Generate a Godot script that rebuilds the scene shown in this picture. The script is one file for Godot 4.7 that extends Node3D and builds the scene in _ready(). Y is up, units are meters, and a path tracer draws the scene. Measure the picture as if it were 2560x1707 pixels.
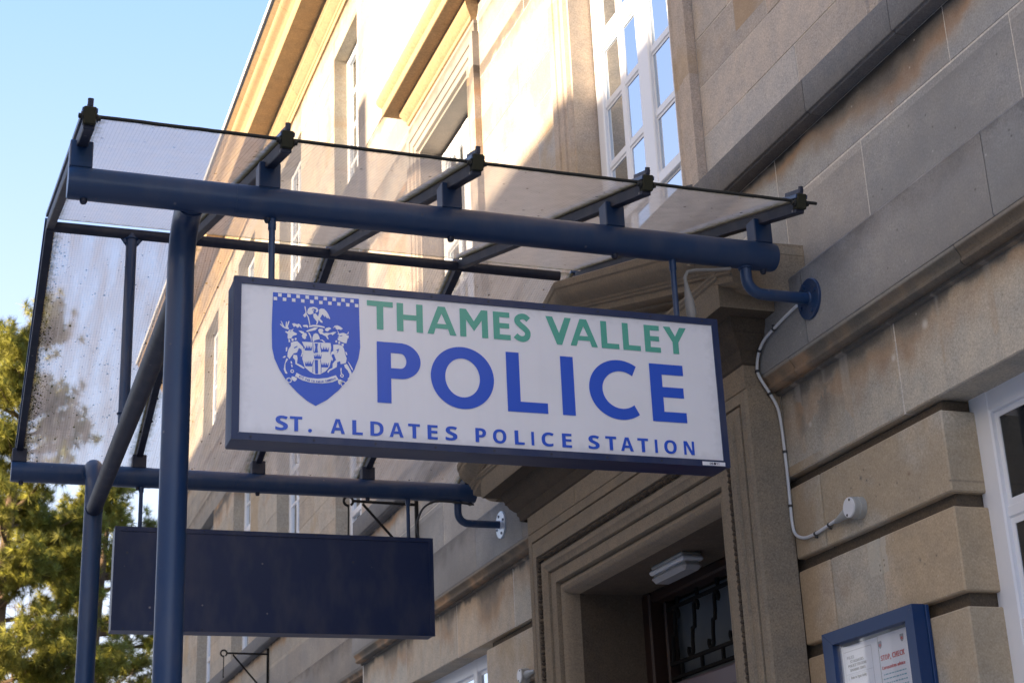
extends Node3D

const SHIELD := "2 2,285 -1,286 81,288 168,282 206,268 245,245 284,215 320,179 353,142 376,114 361,82 335,49 301,25 263,9 228,1 192,-1 123"
const CREST_WHITE := [
	"133 66,141 63,149 73,152 64,153 49,159 44,169 45,177 53,184 64,189 78,185 78,180 70,182 77,178 76,171 66,173 73,170 72,164 64,160 70,155 80,164 89,163 94,157 92,151 84,149 93,146 101,143 101,145 91,140 85,134 77",
	"116 50,122 44,135 41,146 44,150 51,148 57,142 60,141 57,144 51,139 47,131 48,128 53,135 51,137 54,131 56,135 61,130 66,123 69,117 68,113 63",
	"104 42,108 42,112 67,119 78,124 105,121 106,115 79,109 68",
	"100 73,108 63,109 68,110 76,105 80",
	"120 107,135 103,152 103,170 106,171 111,152 109,135 109,120 113",
	"109 127,122 119,138 112,149 111,141 120,127 125,114 129",
	"131 147,135 135,142 131,149 134,153 142,155 150,146 153,138 156,133 163,131 155",
	"116 129,122 133,127 144,128 158,127 163,125 150,120 138",
	"153 154,163 151,173 159,168 161,162 155",
	"64 105,72 103,81 106,86 103,92 108,96 118,92 116,87 109,88 114,81 118,77 112,70 116,67 110",
	"99 108,105 106,113 105,117 109,115 116,111 112,105 113,101 112",
	"85 127,94 127,103 130,104 133,111 134,113 142,109 146,111 151,105 155,99 151,96 144,99 137,94 135",
	"149 119,155 114,164 115,167 121,163 125,168 129,177 127,188 127,199 122,209 121,202 129,196 134,193 130,185 132,180 137,184 148,180 148,174 139,167 136,162 133,156 133,152 128",
	"171 117,175 111,185 107,193 111,186 116,181 122,175 121",
	"198 109,204 100,213 98,221 101,231 108,224 113,217 111,213 114,207 110,206 104,202 107",
	"25 110,29 109,34 115,28 99,30 99,39 116,43 120,45 99,48 101,47 114,53 97,56 98,51 116,55 124,52 126,43 124,34 120",
	"55 127,62 127,70 122,66 129,70 133,81 138,78 143,71 145,66 148,63 155,52 159,50 151,51 142,48 139,42 136,45 132,51 134",
	"53 161,58 159,59 168,54 170",
	"62 157,69 155,70 163,64 165",
	"73 154,78 152,80 158,74 161",
	"61 170,70 166,81 163,89 170,100 181,104 192,102 204,97 211,99 215,93 214,95 208,97 198,95 190,87 186,84 194,81 202,70 206,64 215,57 226,50 218,51 205,54 193,61 181",
	"53 227,49 233,44 242,44 256,46 266,51 273,49 276,44 275,39 262,41 245,44 234,47 224",
	"34 223,41 216,46 218,41 223",
	"70 210,81 211,83 222,81 238,95 244,106 252,103 255,90 249,76 241,75 228,68 220",
	"60 234,64 232,66 240,62 242",
	"62 244,66 244,67 252,64 253",
	"45 188,50 186,49 199,45 202",
	"97 164,190 161,192 176,189 197,192 219,186 242,174 258,155 270,149 270,138 271,122 263,106 249,98 221,101 201,105 183",
	"211 115,217 121,218 126,232 122,245 126,248 117,250 118,249 125,240 129,250 130,249 140,246 140,245 147,242 158,235 157,224 153,215 150,213 143,218 139,214 137,220 133,213 128,216 125",
	"206 151,211 150,212 157,206 158",
	"215 155,221 153,222 161,216 162",
	"226 160,234 160,233 168,227 168",
	"199 166,213 164,224 166,231 170,235 181,237 193,243 209,240 225,232 228,223 230,221 220,211 225,211 232,210 241,201 247,188 255,182 263,179 259,185 251,196 245,197 230,204 221,208 218,204 207,201 198,194 199,193 205,198 216,195 222,191 215,190 199,193 191,199 187,199 176",
	"234 231,243 228,248 235,254 246,259 257,258 268,255 280,248 282,245 278,251 272,252 262,245 249,237 241",
	"246 218,252 225,262 242,263 249,259 245,252 232",
	"222 244,226 243,226 254,222 255",
	"223 256,226 256,227 262,223 262",
	"237 187,243 188,245 198,241 197",
	"80 270,98 279,119 284,147 285,179 280,207 269,216 283,196 293,163 300,125 300,98 294,75 282",
	"65 283,74 284,82 289,79 296,74 300,68 297,63 290",
	"214 285,220 282,230 286,227 294,219 300,214 293"]
const CREST_BLUE := [
	"138 166,149 166,147 180,149 197,136 200,140 180",
	"138 222,149 222,149 269,140 269",
	"131 165,133 164,134 189,137 200,135 200,132 190",
	"157 164,159 164,158 179,162 196,160 197,156 179",
	"136 223,133 238,133 265,131 264,132 238,134 223",
	"156 221,158 236,158 266,160 264,160 236,158 221",
	"70 186,81 180,83 182,73 189",
	"207 184,218 178,215 189,210 195,213 186",
	"56 132,62 130,62 132,57 133",
	"221 133,229 131,229 133,222 136",
	"106 193,128 192,129 187,130 174,127 182,125 186,122 175,119 186,117 174,115 186,112 175,109 187,104 177,106 188",
	"161 193,183 192,184 187,185 174,182 181,180 186,177 175,174 186,172 174,170 186,166 175,164 187,159 177,160 187",
	"136 219,158 218,160 213,160 200,157 208,156 212,152 201,150 212,147 200,145 212,142 201,140 213,135 203,136 214",
	"108 246,130 245,131 240,132 227,129 234,127 239,124 227,121 238,119 226,117 239,113 228,111 239,106 229,107 240",
	"160 246,182 245,183 240,184 227,180 234,179 239,176 228,173 239,171 227,168 239,165 228,163 239,158 230,159 240"]
# ---------------------------------------------------------------- geometry helper
class G:
	var st := SurfaceTool.new()
	var org := Vector3.ZERO
	var xf := Transform3D()
	var far := false
	func _init(origin := Vector3.ZERO, is_far := false):
		org = origin
		far = is_far
		st.begin(Mesh.PRIMITIVE_TRIANGLES)
	func put(p: Vector3, n: Vector3, uv := Vector2.ZERO):
		var q := xf * p
		st.set_normal((xf.basis * n).normalized())
		st.set_uv(uv)
		if far: st.set_uv2(Vector2((q.x + 26.0) / 14.0, (5.2 - q.y) / 3.3))
		else: st.set_uv2(Vector2((q.x + 12.0) / 9.0, (5.2 - q.y) / 3.3))
		st.add_vertex(q - org)
	func tri(a: Vector3, b: Vector3, c: Vector3, na: Vector3, nb: Vector3, nc: Vector3, ua := Vector2.ZERO, ub := Vector2.ZERO, uc := Vector2.ZERO):
		var face := (b - a).cross(c - a)
		if face.length_squared() < 1e-16: return
		if face.dot(na + nb + nc) > 0.0:
			put(a, na, ua); put(c, nc, uc); put(b, nb, ub)
		else:
			put(a, na, ua); put(b, nb, ub); put(c, nc, uc)
	func quad(a: Vector3, b: Vector3, c: Vector3, d: Vector3, n: Vector3):
		tri(a, b, c, n, n, n, Vector2(0, 0), Vector2(1, 0), Vector2(1, 1))
		tri(a, c, d, n, n, n, Vector2(0, 0), Vector2(1, 1), Vector2(0, 1))
	func quadn(a: Vector3, b: Vector3, c: Vector3, d: Vector3, na: Vector3, nb: Vector3, nc: Vector3, nd: Vector3):
		tri(a, b, c, na, nb, nc)
		tri(a, c, d, na, nc, nd)
	func box(p: Vector3, q: Vector3):
		var a := Vector3(minf(p.x, q.x), minf(p.y, q.y), minf(p.z, q.z))
		var b := Vector3(maxf(p.x, q.x), maxf(p.y, q.y), maxf(p.z, q.z))
		quad(Vector3(a.x, a.y, b.z), Vector3(b.x, a.y, b.z), Vector3(b.x, b.y, b.z), Vector3(a.x, b.y, b.z), Vector3.BACK)
		quad(Vector3(a.x, a.y, a.z), Vector3(b.x, a.y, a.z), Vector3(b.x, b.y, a.z), Vector3(a.x, b.y, a.z), Vector3.FORWARD)
		quad(Vector3(a.x, a.y, a.z), Vector3(a.x, a.y, b.z), Vector3(a.x, b.y, b.z), Vector3(a.x, b.y, a.z), Vector3.LEFT)
		quad(Vector3(b.x, a.y, a.z), Vector3(b.x, a.y, b.z), Vector3(b.x, b.y, b.z), Vector3(b.x, b.y, a.z), Vector3.RIGHT)
		quad(Vector3(a.x, b.y, a.z), Vector3(b.x, b.y, a.z), Vector3(b.x, b.y, b.z), Vector3(a.x, b.y, b.z), Vector3.UP)
		quad(Vector3(a.x, a.y, a.z), Vector3(b.x, a.y, a.z), Vector3(b.x, a.y, b.z), Vector3(a.x, a.y, b.z), Vector3.DOWN)
	# box with all edges chamfered by c (44 triangles)
	func cbox(p: Vector3, q: Vector3, c: float):
		var m := (p + q) / 2.0
		var h := Vector3(absf(q.x - p.x), absf(q.y - p.y), absf(q.z - p.z)) / 2.0
		c = minf(c, minf(h.x, minf(h.y, h.z)) * 0.9)
		for ax in 3:
			var u := (ax + 1) % 3
			var w := (ax + 2) % 3
			for s in [-1.0, 1.0]:
				var n := Vector3.ZERO
				n[ax] = s
				var pts := []
				for k in [[-1, -1], [1, -1], [1, 1], [-1, 1]]:
					var v := Vector3.ZERO
					v[ax] = s * h[ax]
					v[u] = k[0] * (h[u] - c)
					v[w] = k[1] * (h[w] - c)
					pts.append(m + v)
				quad(pts[0], pts[1], pts[2], pts[3], n)
			for s in [-1.0, 1.0]:
				for t in [-1.0, 1.0]:
					var n := Vector3.ZERO
					n[u] = s
					n[w] = t
					n = n.normalized()
					var pts := []
					for k in [[-1, 0], [1, 0], [1, 1], [-1, 1]]:
						var v := Vector3.ZERO
						v[ax] = k[0] * (h[ax] - c)
						v[u] = s * (h[u] - (c if k[1] else 0.0))
						v[w] = t * (h[w] - (0.0 if k[1] else c))
						pts.append(m + v)
					quad(pts[0], pts[1], pts[2], pts[3], n)
		for sx in [-1.0, 1.0]:
			for sy in [-1.0, 1.0]:
				for sz in [-1.0, 1.0]:
					var n := Vector3(sx, sy, sz).normalized()
					tri(m + Vector3(sx * h.x, sy * (h.y - c), sz * (h.z - c)), m + Vector3(sx * (h.x - c), sy * h.y, sz * (h.z - c)), m + Vector3(sx * (h.x - c), sy * (h.y - c), sz * h.z), n, n, n)
	# bar of rectangular section from a to b; w across (towards side), h along up
	func beam(a: Vector3, b: Vector3, w: float, h: float, up := Vector3.UP):
		var d := (b - a).normalized()
		var side := d.cross(up).normalized()
		var u := side.cross(d).normalized()
		var keep := xf
		xf = xf * Transform3D(Basis(d, u, side), (a + b) / 2.0)
		var l := (b - a).length() / 2.0
		cbox(Vector3(-l, -h / 2, -w / 2), Vector3(l, h / 2, w / 2), minf(w, h) * 0.08)
		xf = keep
	func tube(pts: Array, r, sides := 16, caps := true):
		var rings := []
		var nrm := []
		var t0: Vector3 = (pts[1] - pts[0]).normalized()
		var ref := Vector3.UP if absf(t0.y) < 0.9 else Vector3.RIGHT
		var u := t0.cross(ref).normalized()
		for i in pts.size():
			var t: Vector3
			if i == 0: t = (pts[1] - pts[0]).normalized()
			elif i == pts.size() - 1: t = (pts[i] - pts[i - 1]).normalized()
			else: t = ((pts[i] - pts[i - 1]).normalized() + (pts[i + 1] - pts[i]).normalized()).normalized()
			u = (u - t * u.dot(t)).normalized()
			var w := t.cross(u)
			var rad: float = r[i] if r is Array else r
			var ring := []
			var rn := []
			for k in sides:
				var an := TAU * k / sides
				var dirv := u * cos(an) + w * sin(an)
				ring.append(pts[i] + dirv * rad)
				rn.append(dirv)
			rings.append(ring)
			nrm.append(rn)
		for i in pts.size() - 1:
			for k in sides:
				var k2 := (k + 1) % sides
				quadn(rings[i][k], rings[i][k2], rings[i + 1][k2], rings[i + 1][k], nrm[i][k], nrm[i][k2], nrm[i + 1][k2], nrm[i + 1][k])
		if caps:
			for e in [0, pts.size() - 1]:
				var n: Vector3 = (pts[0] - pts[1]).normalized() if e == 0 else (pts[e] - pts[e - 1]).normalized()
				for k in sides:
					tri(pts[e], rings[e][k], rings[e][(k + 1) % sides], n, n, n)
	# lathe about an axis: prof = [[radius, height], ...]
	func lathe(base: Vector3, axis: Vector3, prof: Array, sides := 24):
		var ax := axis.normalized()
		var u := ax.cross(Vector3.UP if absf(ax.y) < 0.9 else Vector3.RIGHT).normalized()
		var w := ax.cross(u)
		for i in prof.size() - 1:
			var dr: float = prof[i + 1][0] - prof[i][0]
			var dh: float = prof[i + 1][1] - prof[i][1]
			for k in sides:
				var a0 := TAU * k / sides
				var a1 := TAU * (k + 1) / sides
				var d0 := u * cos(a0) + w * sin(a0)
				var d1 := u * cos(a1) + w * sin(a1)
				var n0 := (d0 * dh - ax * dr).normalized()
				var n1 := (d1 * dh - ax * dr).normalized()
				quadn(base + d0 * prof[i][0] + ax * prof[i][1], base + d1 * prof[i][0] + ax * prof[i][1], base + d1 * prof[i + 1][0] + ax * prof[i + 1][1], base + d0 * prof[i + 1][0] + ax * prof[i + 1][1], n0, n1, n1, n0)
	# normals of an open profile (Vector2 points), smooth where the bend is slight
	static func prof_normals(p: Array) -> Array:
		var out := []
		var seg := []
		for i in p.size() - 1:
			var d: Vector2 = (p[i + 1] - p[i]).normalized()
			seg.append(Vector2(-d.y, d.x))
		for i in seg.size():
			var a: Vector2 = seg[i]
			var b: Vector2 = seg[i]
			if i > 0 and seg[i].dot(seg[i - 1]) > 0.8: a = (seg[i] + seg[i - 1]).normalized()
			if i < seg.size() - 1 and seg[i].dot(seg[i + 1]) > 0.8: b = (seg[i] + seg[i + 1]).normalized()
			out.append([a, b])
		return out
	# profile of (z, y) points, outside seen from top to bottom, run along x; yb shifts the far end (rakes)
	func extr(p: Array, xa: float, xb: float, ya := 0.0, yb := 0.0, back := -0.05, caps := true):
		var ns := prof_normals(p)
		for i in p.size() - 1:
			var na := Vector3(0, ns[i][0].y, ns[i][0].x)
			var nb := Vector3(0, ns[i][1].y, ns[i][1].x)
			quadn(Vector3(xa, p[i].y + ya, p[i].x), Vector3(xb, p[i].y + yb, p[i].x), Vector3(xb, p[i + 1].y + yb, p[i + 1].x), Vector3(xa, p[i + 1].y + ya, p[i + 1].x), na, na, nb, nb)
		if caps:
			var poly := PackedVector2Array()
			for q in p: poly.append(q)
			poly.append(Vector2(back, p[-1].y))
			poly.append(Vector2(back, p[0].y))
			var idx := Geometry2D.triangulate_polygon(poly)
			for e in [[xa, ya], [xb, yb]]:
				var n := Vector3(signf(e[0] - (xa + xb) / 2.0), 0, 0)
				for k in range(0, idx.size(), 3):
					tri(Vector3(e[0], poly[idx[k]].y + e[1], poly[idx[k]].x), Vector3(e[0], poly[idx[k + 1]].y + e[1], poly[idx[k + 1]].x), Vector3(e[0], poly[idx[k + 2]].y + e[1], poly[idx[k + 2]].x), n, n, n)
	# profile (o inward from the outer edge, z) swept round the left, top and right of an opening
	func archi(p: Array, x0: float, x1: float, y0: float, y1: float):
		var ns := prof_normals(p)
		for i in p.size() - 1:
			var a: Vector2 = p[i]
			var b: Vector2 = p[i + 1]
			var n0: Vector2 = ns[i][0]
			var n1: Vector2 = ns[i][1]
			var l0 := Vector3(n0.x, 0, n0.y)
			var l1 := Vector3(n1.x, 0, n1.y)
			quadn(Vector3(x0 + a.x, y0, a.y), Vector3(x0 + b.x, y0, b.y), Vector3(x0 + b.x, y1 - b.x, b.y), Vector3(x0 + a.x, y1 - a.x, a.y), l0, l1, l1, l0)
			var r0 := Vector3(-n0.x, 0, n0.y)
			var r1 := Vector3(-n1.x, 0, n1.y)
			quadn(Vector3(x1 - a.x, y0, a.y), Vector3(x1 - b.x, y0, b.y), Vector3(x1 - b.x, y1 - b.x, b.y), Vector3(x1 - a.x, y1 - a.x, a.y), r0, r1, r1, r0)
			var t0 := Vector3(0, -n0.x, n0.y)
			var t1 := Vector3(0, -n1.x, n1.y)
			quadn(Vector3(x0 + a.x, y1 - a.x, a.y), Vector3(x1 - a.x, y1 - a.x, a.y), Vector3(x1 - b.x, y1 - b.x, b.y), Vector3(x0 + b.x, y1 - b.x, b.y), t0, t0, t1, t1)
	# profile (projection, y) from top to bottom swept round three sides of a block whose front is z0
	func plan(p: Array, x0: float, x1: float, z0: float, zw := 0.0):
		var ns := prof_normals(p)
		for i in p.size() - 1:
			var a: Vector2 = p[i]
			var b: Vector2 = p[i + 1]
			var n0: Vector2 = ns[i][0]
			var n1: Vector2 = ns[i][1]
			var f0 := Vector3(0, n0.y, n0.x)
			var f1 := Vector3(0, n1.y, n1.x)
			quadn(Vector3(x0 - a.x, a.y, z0 + a.x), Vector3(x1 + a.x, a.y, z0 + a.x), Vector3(x1 + b.x, b.y, z0 + b.x), Vector3(x0 - b.x, b.y, z0 + b.x), f0, f0, f1, f1)
			for s in [-1.0, 1.0]:
				var xe := x1 if s > 0 else x0
				var g0 := Vector3(s * n0.x, n0.y, 0)
				var g1 := Vector3(s * n1.x, n1.y, 0)
				quadn(Vector3(xe + s * a.x, a.y, zw), Vector3(xe + s * a.x, a.y, z0 + a.x), Vector3(xe + s * b.x, b.y, z0 + b.x), Vector3(xe + s * b.x, b.y, zw), g0, g0, g1, g1)
	# flat polygon in the local x-y plane at depth d, facing +z
	func flat(poly: PackedVector2Array, d: float):
		var idx := Geometry2D.triangulate_polygon(poly)
		for k in range(0, idx.size(), 3):
			tri(Vector3(poly[idx[k]].x, poly[idx[k]].y, d), Vector3(poly[idx[k + 1]].x, poly[idx[k + 1]].y, d), Vector3(poly[idx[k + 2]].x, poly[idx[k + 2]].y, d), Vector3.BACK, Vector3.BACK, Vector3.BACK)
	func rect(x0: float, y0: float, x1: float, y1: float, d: float):
		quad(Vector3(x0, y0, d), Vector3(x1, y0, d), Vector3(x1, y1, d), Vector3(x0, y1, d), Vector3.BACK)
	# strip between an outer and an inner ellipse arc (angles in degrees)
	func arc(co: Vector2, ro: Vector2, ci: Vector2, ri: Vector2, o0: float, o1: float, i0: float, i1: float, d: float, n := 40):
		for k in n:
			var t0 := float(k) / n
			var t1 := float(k + 1) / n
			var a := Vector2.from_angle(deg_to_rad(lerpf(o0, o1, t0))) * ro + co
			var b := Vector2.from_angle(deg_to_rad(lerpf(o0, o1, t1))) * ro + co
			var c := Vector2.from_angle(deg_to_rad(lerpf(i0, i1, t1))) * ri + ci
			var e := Vector2.from_angle(deg_to_rad(lerpf(i0, i1, t0))) * ri + ci
			quad(Vector3(a.x, a.y, d), Vector3(b.x, b.y, d), Vector3(c.x, c.y, d), Vector3(e.x, e.y, d), Vector3.BACK)
	# stroke of even width along a smooth line
	func stroke(pts: Array, w: float, d: float):
		var c := Curve2D.new()
		for i in pts.size():
			var tan: Vector2 = (pts[mini(i + 1, pts.size() - 1)] - pts[maxi(i - 1, 0)]) / 6.0
			c.add_point(pts[i], -tan, tan)
		c.bake_interval = w / 4.0
		var b := c.get_baked_points()
		for i in b.size() - 1:
			var ta := (b[mini(i + 1, b.size() - 1)] - b[maxi(i - 1, 0)]).normalized().orthogonal() * w / 2
			var tb := (b[mini(i + 2, b.size() - 1)] - b[i]).normalized().orthogonal() * w / 2
			quad(Vector3(b[i].x + ta.x, b[i].y + ta.y, d), Vector3(b[i + 1].x + tb.x, b[i + 1].y + tb.y, d), Vector3(b[i + 1].x - tb.x, b[i + 1].y - tb.y, d), Vector3(b[i].x - ta.x, b[i].y - ta.y, d), Vector3.BACK)

# ---------------------------------------------------------------- scene tree helpers
var M := {}
var rng := RandomNumberGenerator.new()
var taken := {}

func numbered(called: String) -> String:
	if not taken.has(called):
		taken[called] = 0
		return called
	taken[called] += 1
	return "%s_%03d" % [called, taken[called]]

func tag(o: Node3D, label: String, category: String, group := "", kind := ""):
	if label: o.set_meta("label", label)
	if category: o.set_meta("category", category)
	if group: o.set_meta("group", group)
	if kind: o.set_meta("kind", kind)

func thing(called: String, label: String, category: String, at := Vector3.ZERO, group := "") -> Node3D:
	var o := Node3D.new()
	o.name = numbered(called)
	add_child(o)
	o.position = at
	tag(o, label, category, group)
	return o

func part(parent: Node, called: String, g: G, m: Material, kind := "") -> MeshInstance3D:
	var o := MeshInstance3D.new()
	o.name = called
	o.mesh = g.st.commit()
	o.mesh.surface_set_material(0, m)
	parent.add_child(o, true)
	if kind: o.set_meta("kind", kind)
	return o

func sub(parent: Node, called: String, at := Vector3.ZERO) -> Node3D:
	var o := Node3D.new()
	o.name = called
	o.position = at
	parent.add_child(o, true)
	return o

func V(x: float, y: float, z: float) -> Vector3:
	return Vector3(x, y, z)

func P2(a: Array) -> Array:
	var o := []
	for i in range(0, a.size(), 2): o.append(Vector2(a[i], a[i + 1]))
	return o

# ---------------------------------------------------------------- materials
func mat(col: Color, rough: float, metal := 0.0, spec := 0.5) -> StandardMaterial3D:
	var m := StandardMaterial3D.new()
	m.albedo_color = col.linear_to_srgb()
	m.roughness = rough
	m.metallic = metal
	m.metallic_specular = spec
	return m

func grain_image(n: int, seed_: int, strength: float, spots: float) -> Image:
	var r := RandomNumberGenerator.new()
	r.seed = seed_
	var a := PackedFloat32Array()
	a.resize(n * n)
	for i in n * n: a[i] = r.randf()
	var b := PackedFloat32Array()
	b.resize(n * n)
	for y in n:
		var y0 := y * n
		var y1 := ((y + 1) % n) * n
		var y2 := ((y + 2) % n) * n
		for x in n:
			var x1 := (x + 1) % n
			var x2 := (x + 2) % n
			b[y0 + x] = (a[y0 + x] + a[y0 + x1] + a[y1 + x] + a[y1 + x1] + a[y2 + x] + a[y0 + x2] + a[y2 + x1] + a[y1 + x2] + a[y2 + x2]) / 9.0
	var low := FastNoiseLite.new()
	low.seed = seed_
	low.frequency = 0.012
	low.fractal_octaves = 4
	var d := PackedByteArray()
	d.resize(n * n * 3)
	for y in n:
		for x in n:
			var i := y * n + x
			# wrap the slow noise by blending its opposite edges
			var fx := float(x) / n
			var fy := float(y) / n
			var l := lerpf(lerpf(low.get_noise_2d(x, y), low.get_noise_2d(x - n, y), fx), lerpf(low.get_noise_2d(x, y - n), low.get_noise_2d(x - n, y - n), fx), fy)
			var v := 0.86 + (b[i] - 0.5) * strength + l * 0.09
			if b[i] > 0.5 + 0.5 * (1.0 - spots): v += 0.09
			if b[i] < 0.5 - 0.5 * (1.0 - spots): v -= 0.12
			var c := clampi(int(v * 255.0), 0, 255)
			d[i * 3] = c
			d[i * 3 + 1] = clampi(int((v - l * 0.02) * 255.0), 0, 255)
			d[i * 3 + 2] = clampi(int((v - l * 0.05) * 255.0), 0, 255)
	return Image.create_from_data(n, n, false, Image.FORMAT_RGB8, d)

func smooth(a: float, b: float, x: float) -> float:
	var t := clampf((x - a) / (b - a), 0.0, 1.0)
	return t * t * (3.0 - 2.0 * t)

# soot, rust-brown fringes and pale runs on the lower facade, x0..x0+w by 1.9..5.2 m; base = sill line and string course heights
func stain_image(w: int, h: int, x0: float, xw: float, ledge: float, band: float, soffit: float) -> Image:
	var n1 := FastNoiseLite.new()
	n1.seed = 11
	n1.frequency = 0.9
	n1.fractal_octaves = 4
	var n2 := FastNoiseLite.new()
	n2.seed = 23
	n2.frequency = 5.0
	n2.fractal_octaves = 3
	var n3 := FastNoiseLite.new()
	n3.seed = 37
	n3.frequency = 0.55
	n3.fractal_octaves = 2
	var soot := Color(0.20, 0.185, 0.175)
	var grey := Color(0.50, 0.495, 0.485)
	var rust := Color(0.62, 0.47, 0.32)
	var pale := Color(0.78, 0.75, 0.70)
	var d := PackedByteArray()
	d.resize(w * h * 4)
	for px in w:
		var x := x0 + xw * px / w
		var run1 := n1.get_noise_2d(x * 1.3, 4.0)
		var run2 := n2.get_noise_2d(x * 1.6, 9.0)
		var blot := n3.get_noise_2d(x, 20.0)
		# depth of the soot hanging under the sill ledge and under the string course
		var dl := 0.02 + 0.05 * maxf(0.0, run1 + 0.2)
		if x > -4.75 and x < -3.55: dl += 0.16 * sin(PI * (x + 4.75) / 1.2) * (0.8 + 0.5 * run1)
		var ds := 0.05 + 0.16 * maxf(0.0, run1 * 1.4 + blot + 0.15) + 0.05 * run2
		var streak := smooth(0.25, 0.5, run2) * smooth(-0.1, 0.3, n1.get_noise_2d(x * 0.7, 60.0))
		for py in h:
			var y := 5.2 - 3.3 * py / h
			var f := n2.get_noise_2d(x * 1.1, y * 1.1)
			var s := n1.get_noise_2d(x * 1.2, y * 2.2)
			var c := grey
			var al := 0.0
			if y < ledge and y > band:
				al = clampf(0.55 + 0.35 * s + 0.25 * n3.get_noise_2d(x * 1.6, y * 3.0), 0.0, 0.85)
				if y > ledge - 0.26: al *= 0.35 + 0.4 * clampf(s + 0.2, 0.0, 1.0)
				var u := ledge - y
				var fr := smooth(dl + 0.12, dl * 0.9, u + f * 0.05)
				if fr > 0.02:
					c = c.lerp(rust, clampf(fr * (0.7 + s), 0.0, 1.0))
					al = maxf(al, fr * 0.75)
				var so := smooth(dl * 1.3, dl * 0.15, u + f * 0.03)
				c = c.lerp(soot, so)
				al = maxf(al, so * 0.9)
			elif y <= band and y > soffit + 0.06:
				var u := band - y
				al = clampf(0.62 + 0.3 * s, 0.0, 0.9)
				var so := smooth(0.16 + 0.10 * run1, 0.0, u + f * 0.05)
				c = c.lerp(soot, so * 0.62)
				al = maxf(al, so * 0.75)
			elif y <= soffit + 0.06 and y > soffit:
				c = soot.lerp(rust, clampf(0.35 + run1 * 1.2 + f * 0.6, 0.0, 1.0))
				al = 0.75
			elif y <= soffit:
				var u := soffit - y
				var fr := smooth(ds + 0.16, ds * 0.8, u + f * 0.06)
				if fr > 0.02:
					c = rust
					al = fr * 0.6 * clampf(0.8 + s, 0.2, 1.0)
				var so := smooth(ds * 1.3, ds * 0.2, u + f * 0.03)
				c = c.lerp(soot.lerp(grey, 0.35), so)
				al = maxf(al, so * 0.8)
				if streak > 0.02 and u < 0.5:
					var k := streak * smooth(0.5, 0.1, u) * 0.5
					c = c.lerp(pale, k)
					al = maxf(al, k)
				# water drips under the end of the string course beside the doorway, honey-stained below
				if x > -5.2 and x < -4.45 and u < 0.34:
					var k := smooth(-4.45, -4.85, x + f * 0.10) * smooth(0.36, 0.10, u) * (0.42 + 0.4 * run2)
					if k > al:
						c = rust.lerp(soot, clampf(0.35 + f * 0.8, 0.0, 1.0))
						al = clampf(k, 0.0, 0.7)
				if u > 0.30 and x > -5.2 and x < -4.85:
					var k := smooth(-4.86, -5.08, x + f * 0.08) * 0.55
					if k > al:
						c = rust.lerp(Color(0.66, 0.55, 0.36), 0.6)
						al = k
				if u > 0.33:
					var hny := smooth(0.05, 0.5, n3.get_noise_2d(x * 1.7, y * 1.4 + 40.0) + f * 0.25) * 0.42
					if hny > al:
						c = Color(0.66, 0.55, 0.38)
						al = hny
					var k := smooth(0.15, 0.7, s + f * 0.5) * 0.28
					if k > al:
						c = rust.lerp(grey, clampf(0.5 + blot * 2.0, 0.0, 1.0))
						al = k
			var i := (py * w + px) * 4
			d[i] = int(c.r * 255.0)
			d[i + 1] = int(c.g * 255.0)
			d[i + 2] = int(c.b * 255.0)
			d[i + 3] = clampi(int(al * 255.0), 0, 255)
	var r := RandomNumberGenerator.new()
	r.seed = 77
	var marks := [[-4.655, 3.075, 0.010, 0], [-4.63, 3.10, 0.006, 0], [-4.62, 3.055, 0.007, 0], [-4.60, 2.755, 0.006, 0], [-4.575, 2.765, 0.006, 0], [-4.60, 2.735, 0.005, 0], [-4.575, 2.745, 0.005, 0], [-4.36, 3.01, 0.010, 1], [-4.36, 2.72, 0.008, 0], [-4.34, 2.70, 0.006, 0], [-4.36, 3.42, 0.02, 2], [-4.16, 3.47, 0.025, 2], [-4.95, 3.36, 0.02, 2], [-3.62, 4.44, 0.02, 2]]
	for k in 170:
		marks.append([r.randf_range(-5.2, -3.2) if k % 3 else x0 + xw * r.randf(), r.randf_range(1.95, 5.15), r.randf_range(0.0015, 0.0045), 0 if r.randf() < 0.45 else 2])
	for mk in marks:
		var col: Color = [Color(0.12, 0.10, 0.08), Color(0.45, 0.30, 0.16), Color(0.86, 0.85, 0.82)][mk[3]]
		var cx: float = (mk[0] - x0) / xw * w
		var cy: float = (5.2 - mk[1]) / 3.3 * h
		var rx: float = maxf(mk[2] * 0.8 / xw * w, 0.45)
		var ry: float = maxf(mk[2] * 0.8 / 3.3 * h, 0.45)
		for oy in range(int(-ry) - 1, int(ry) + 2):
			for ox in range(int(-rx) - 1, int(rx) + 2):
				var px := int(cx) + ox
				var py := int(cy) + oy
				if px < 0 or py < 0 or px >= w or py >= h: continue
				var q := Vector2(ox / rx, oy / ry).length()
				if q > 1.1: continue
				var i := (py * w + px) * 4
				var k := clampf(1.3 - q, 0.0, 0.85)
				d[i] = int(lerpf(d[i], col.r * 255.0, k))
				d[i + 1] = int(lerpf(d[i + 1], col.g * 255.0, k))
				d[i + 2] = int(lerpf(d[i + 2], col.b * 255.0, k))
				d[i + 3] = maxi(d[i + 3], int(k * 220.0))
	# a paler repair patch under the junction box
	if x0 > -13.0:
		for px in range(int((-4.665 - x0) / xw * w), int((-4.545 - x0) / xw * w)):
			for py in range(int((5.2 - 2.87) / 3.3 * h), int((5.2 - 2.715) / 3.3 * h)):
				var i := (py * w + px) * 4
				if d[i + 3] < 60:
					d[i] = 196
					d[i + 1] = 190
					d[i + 2] = 172
					d[i + 3] = 120
	return Image.create_from_data(w, h, false, Image.FORMAT_RGBA8, d)

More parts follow.
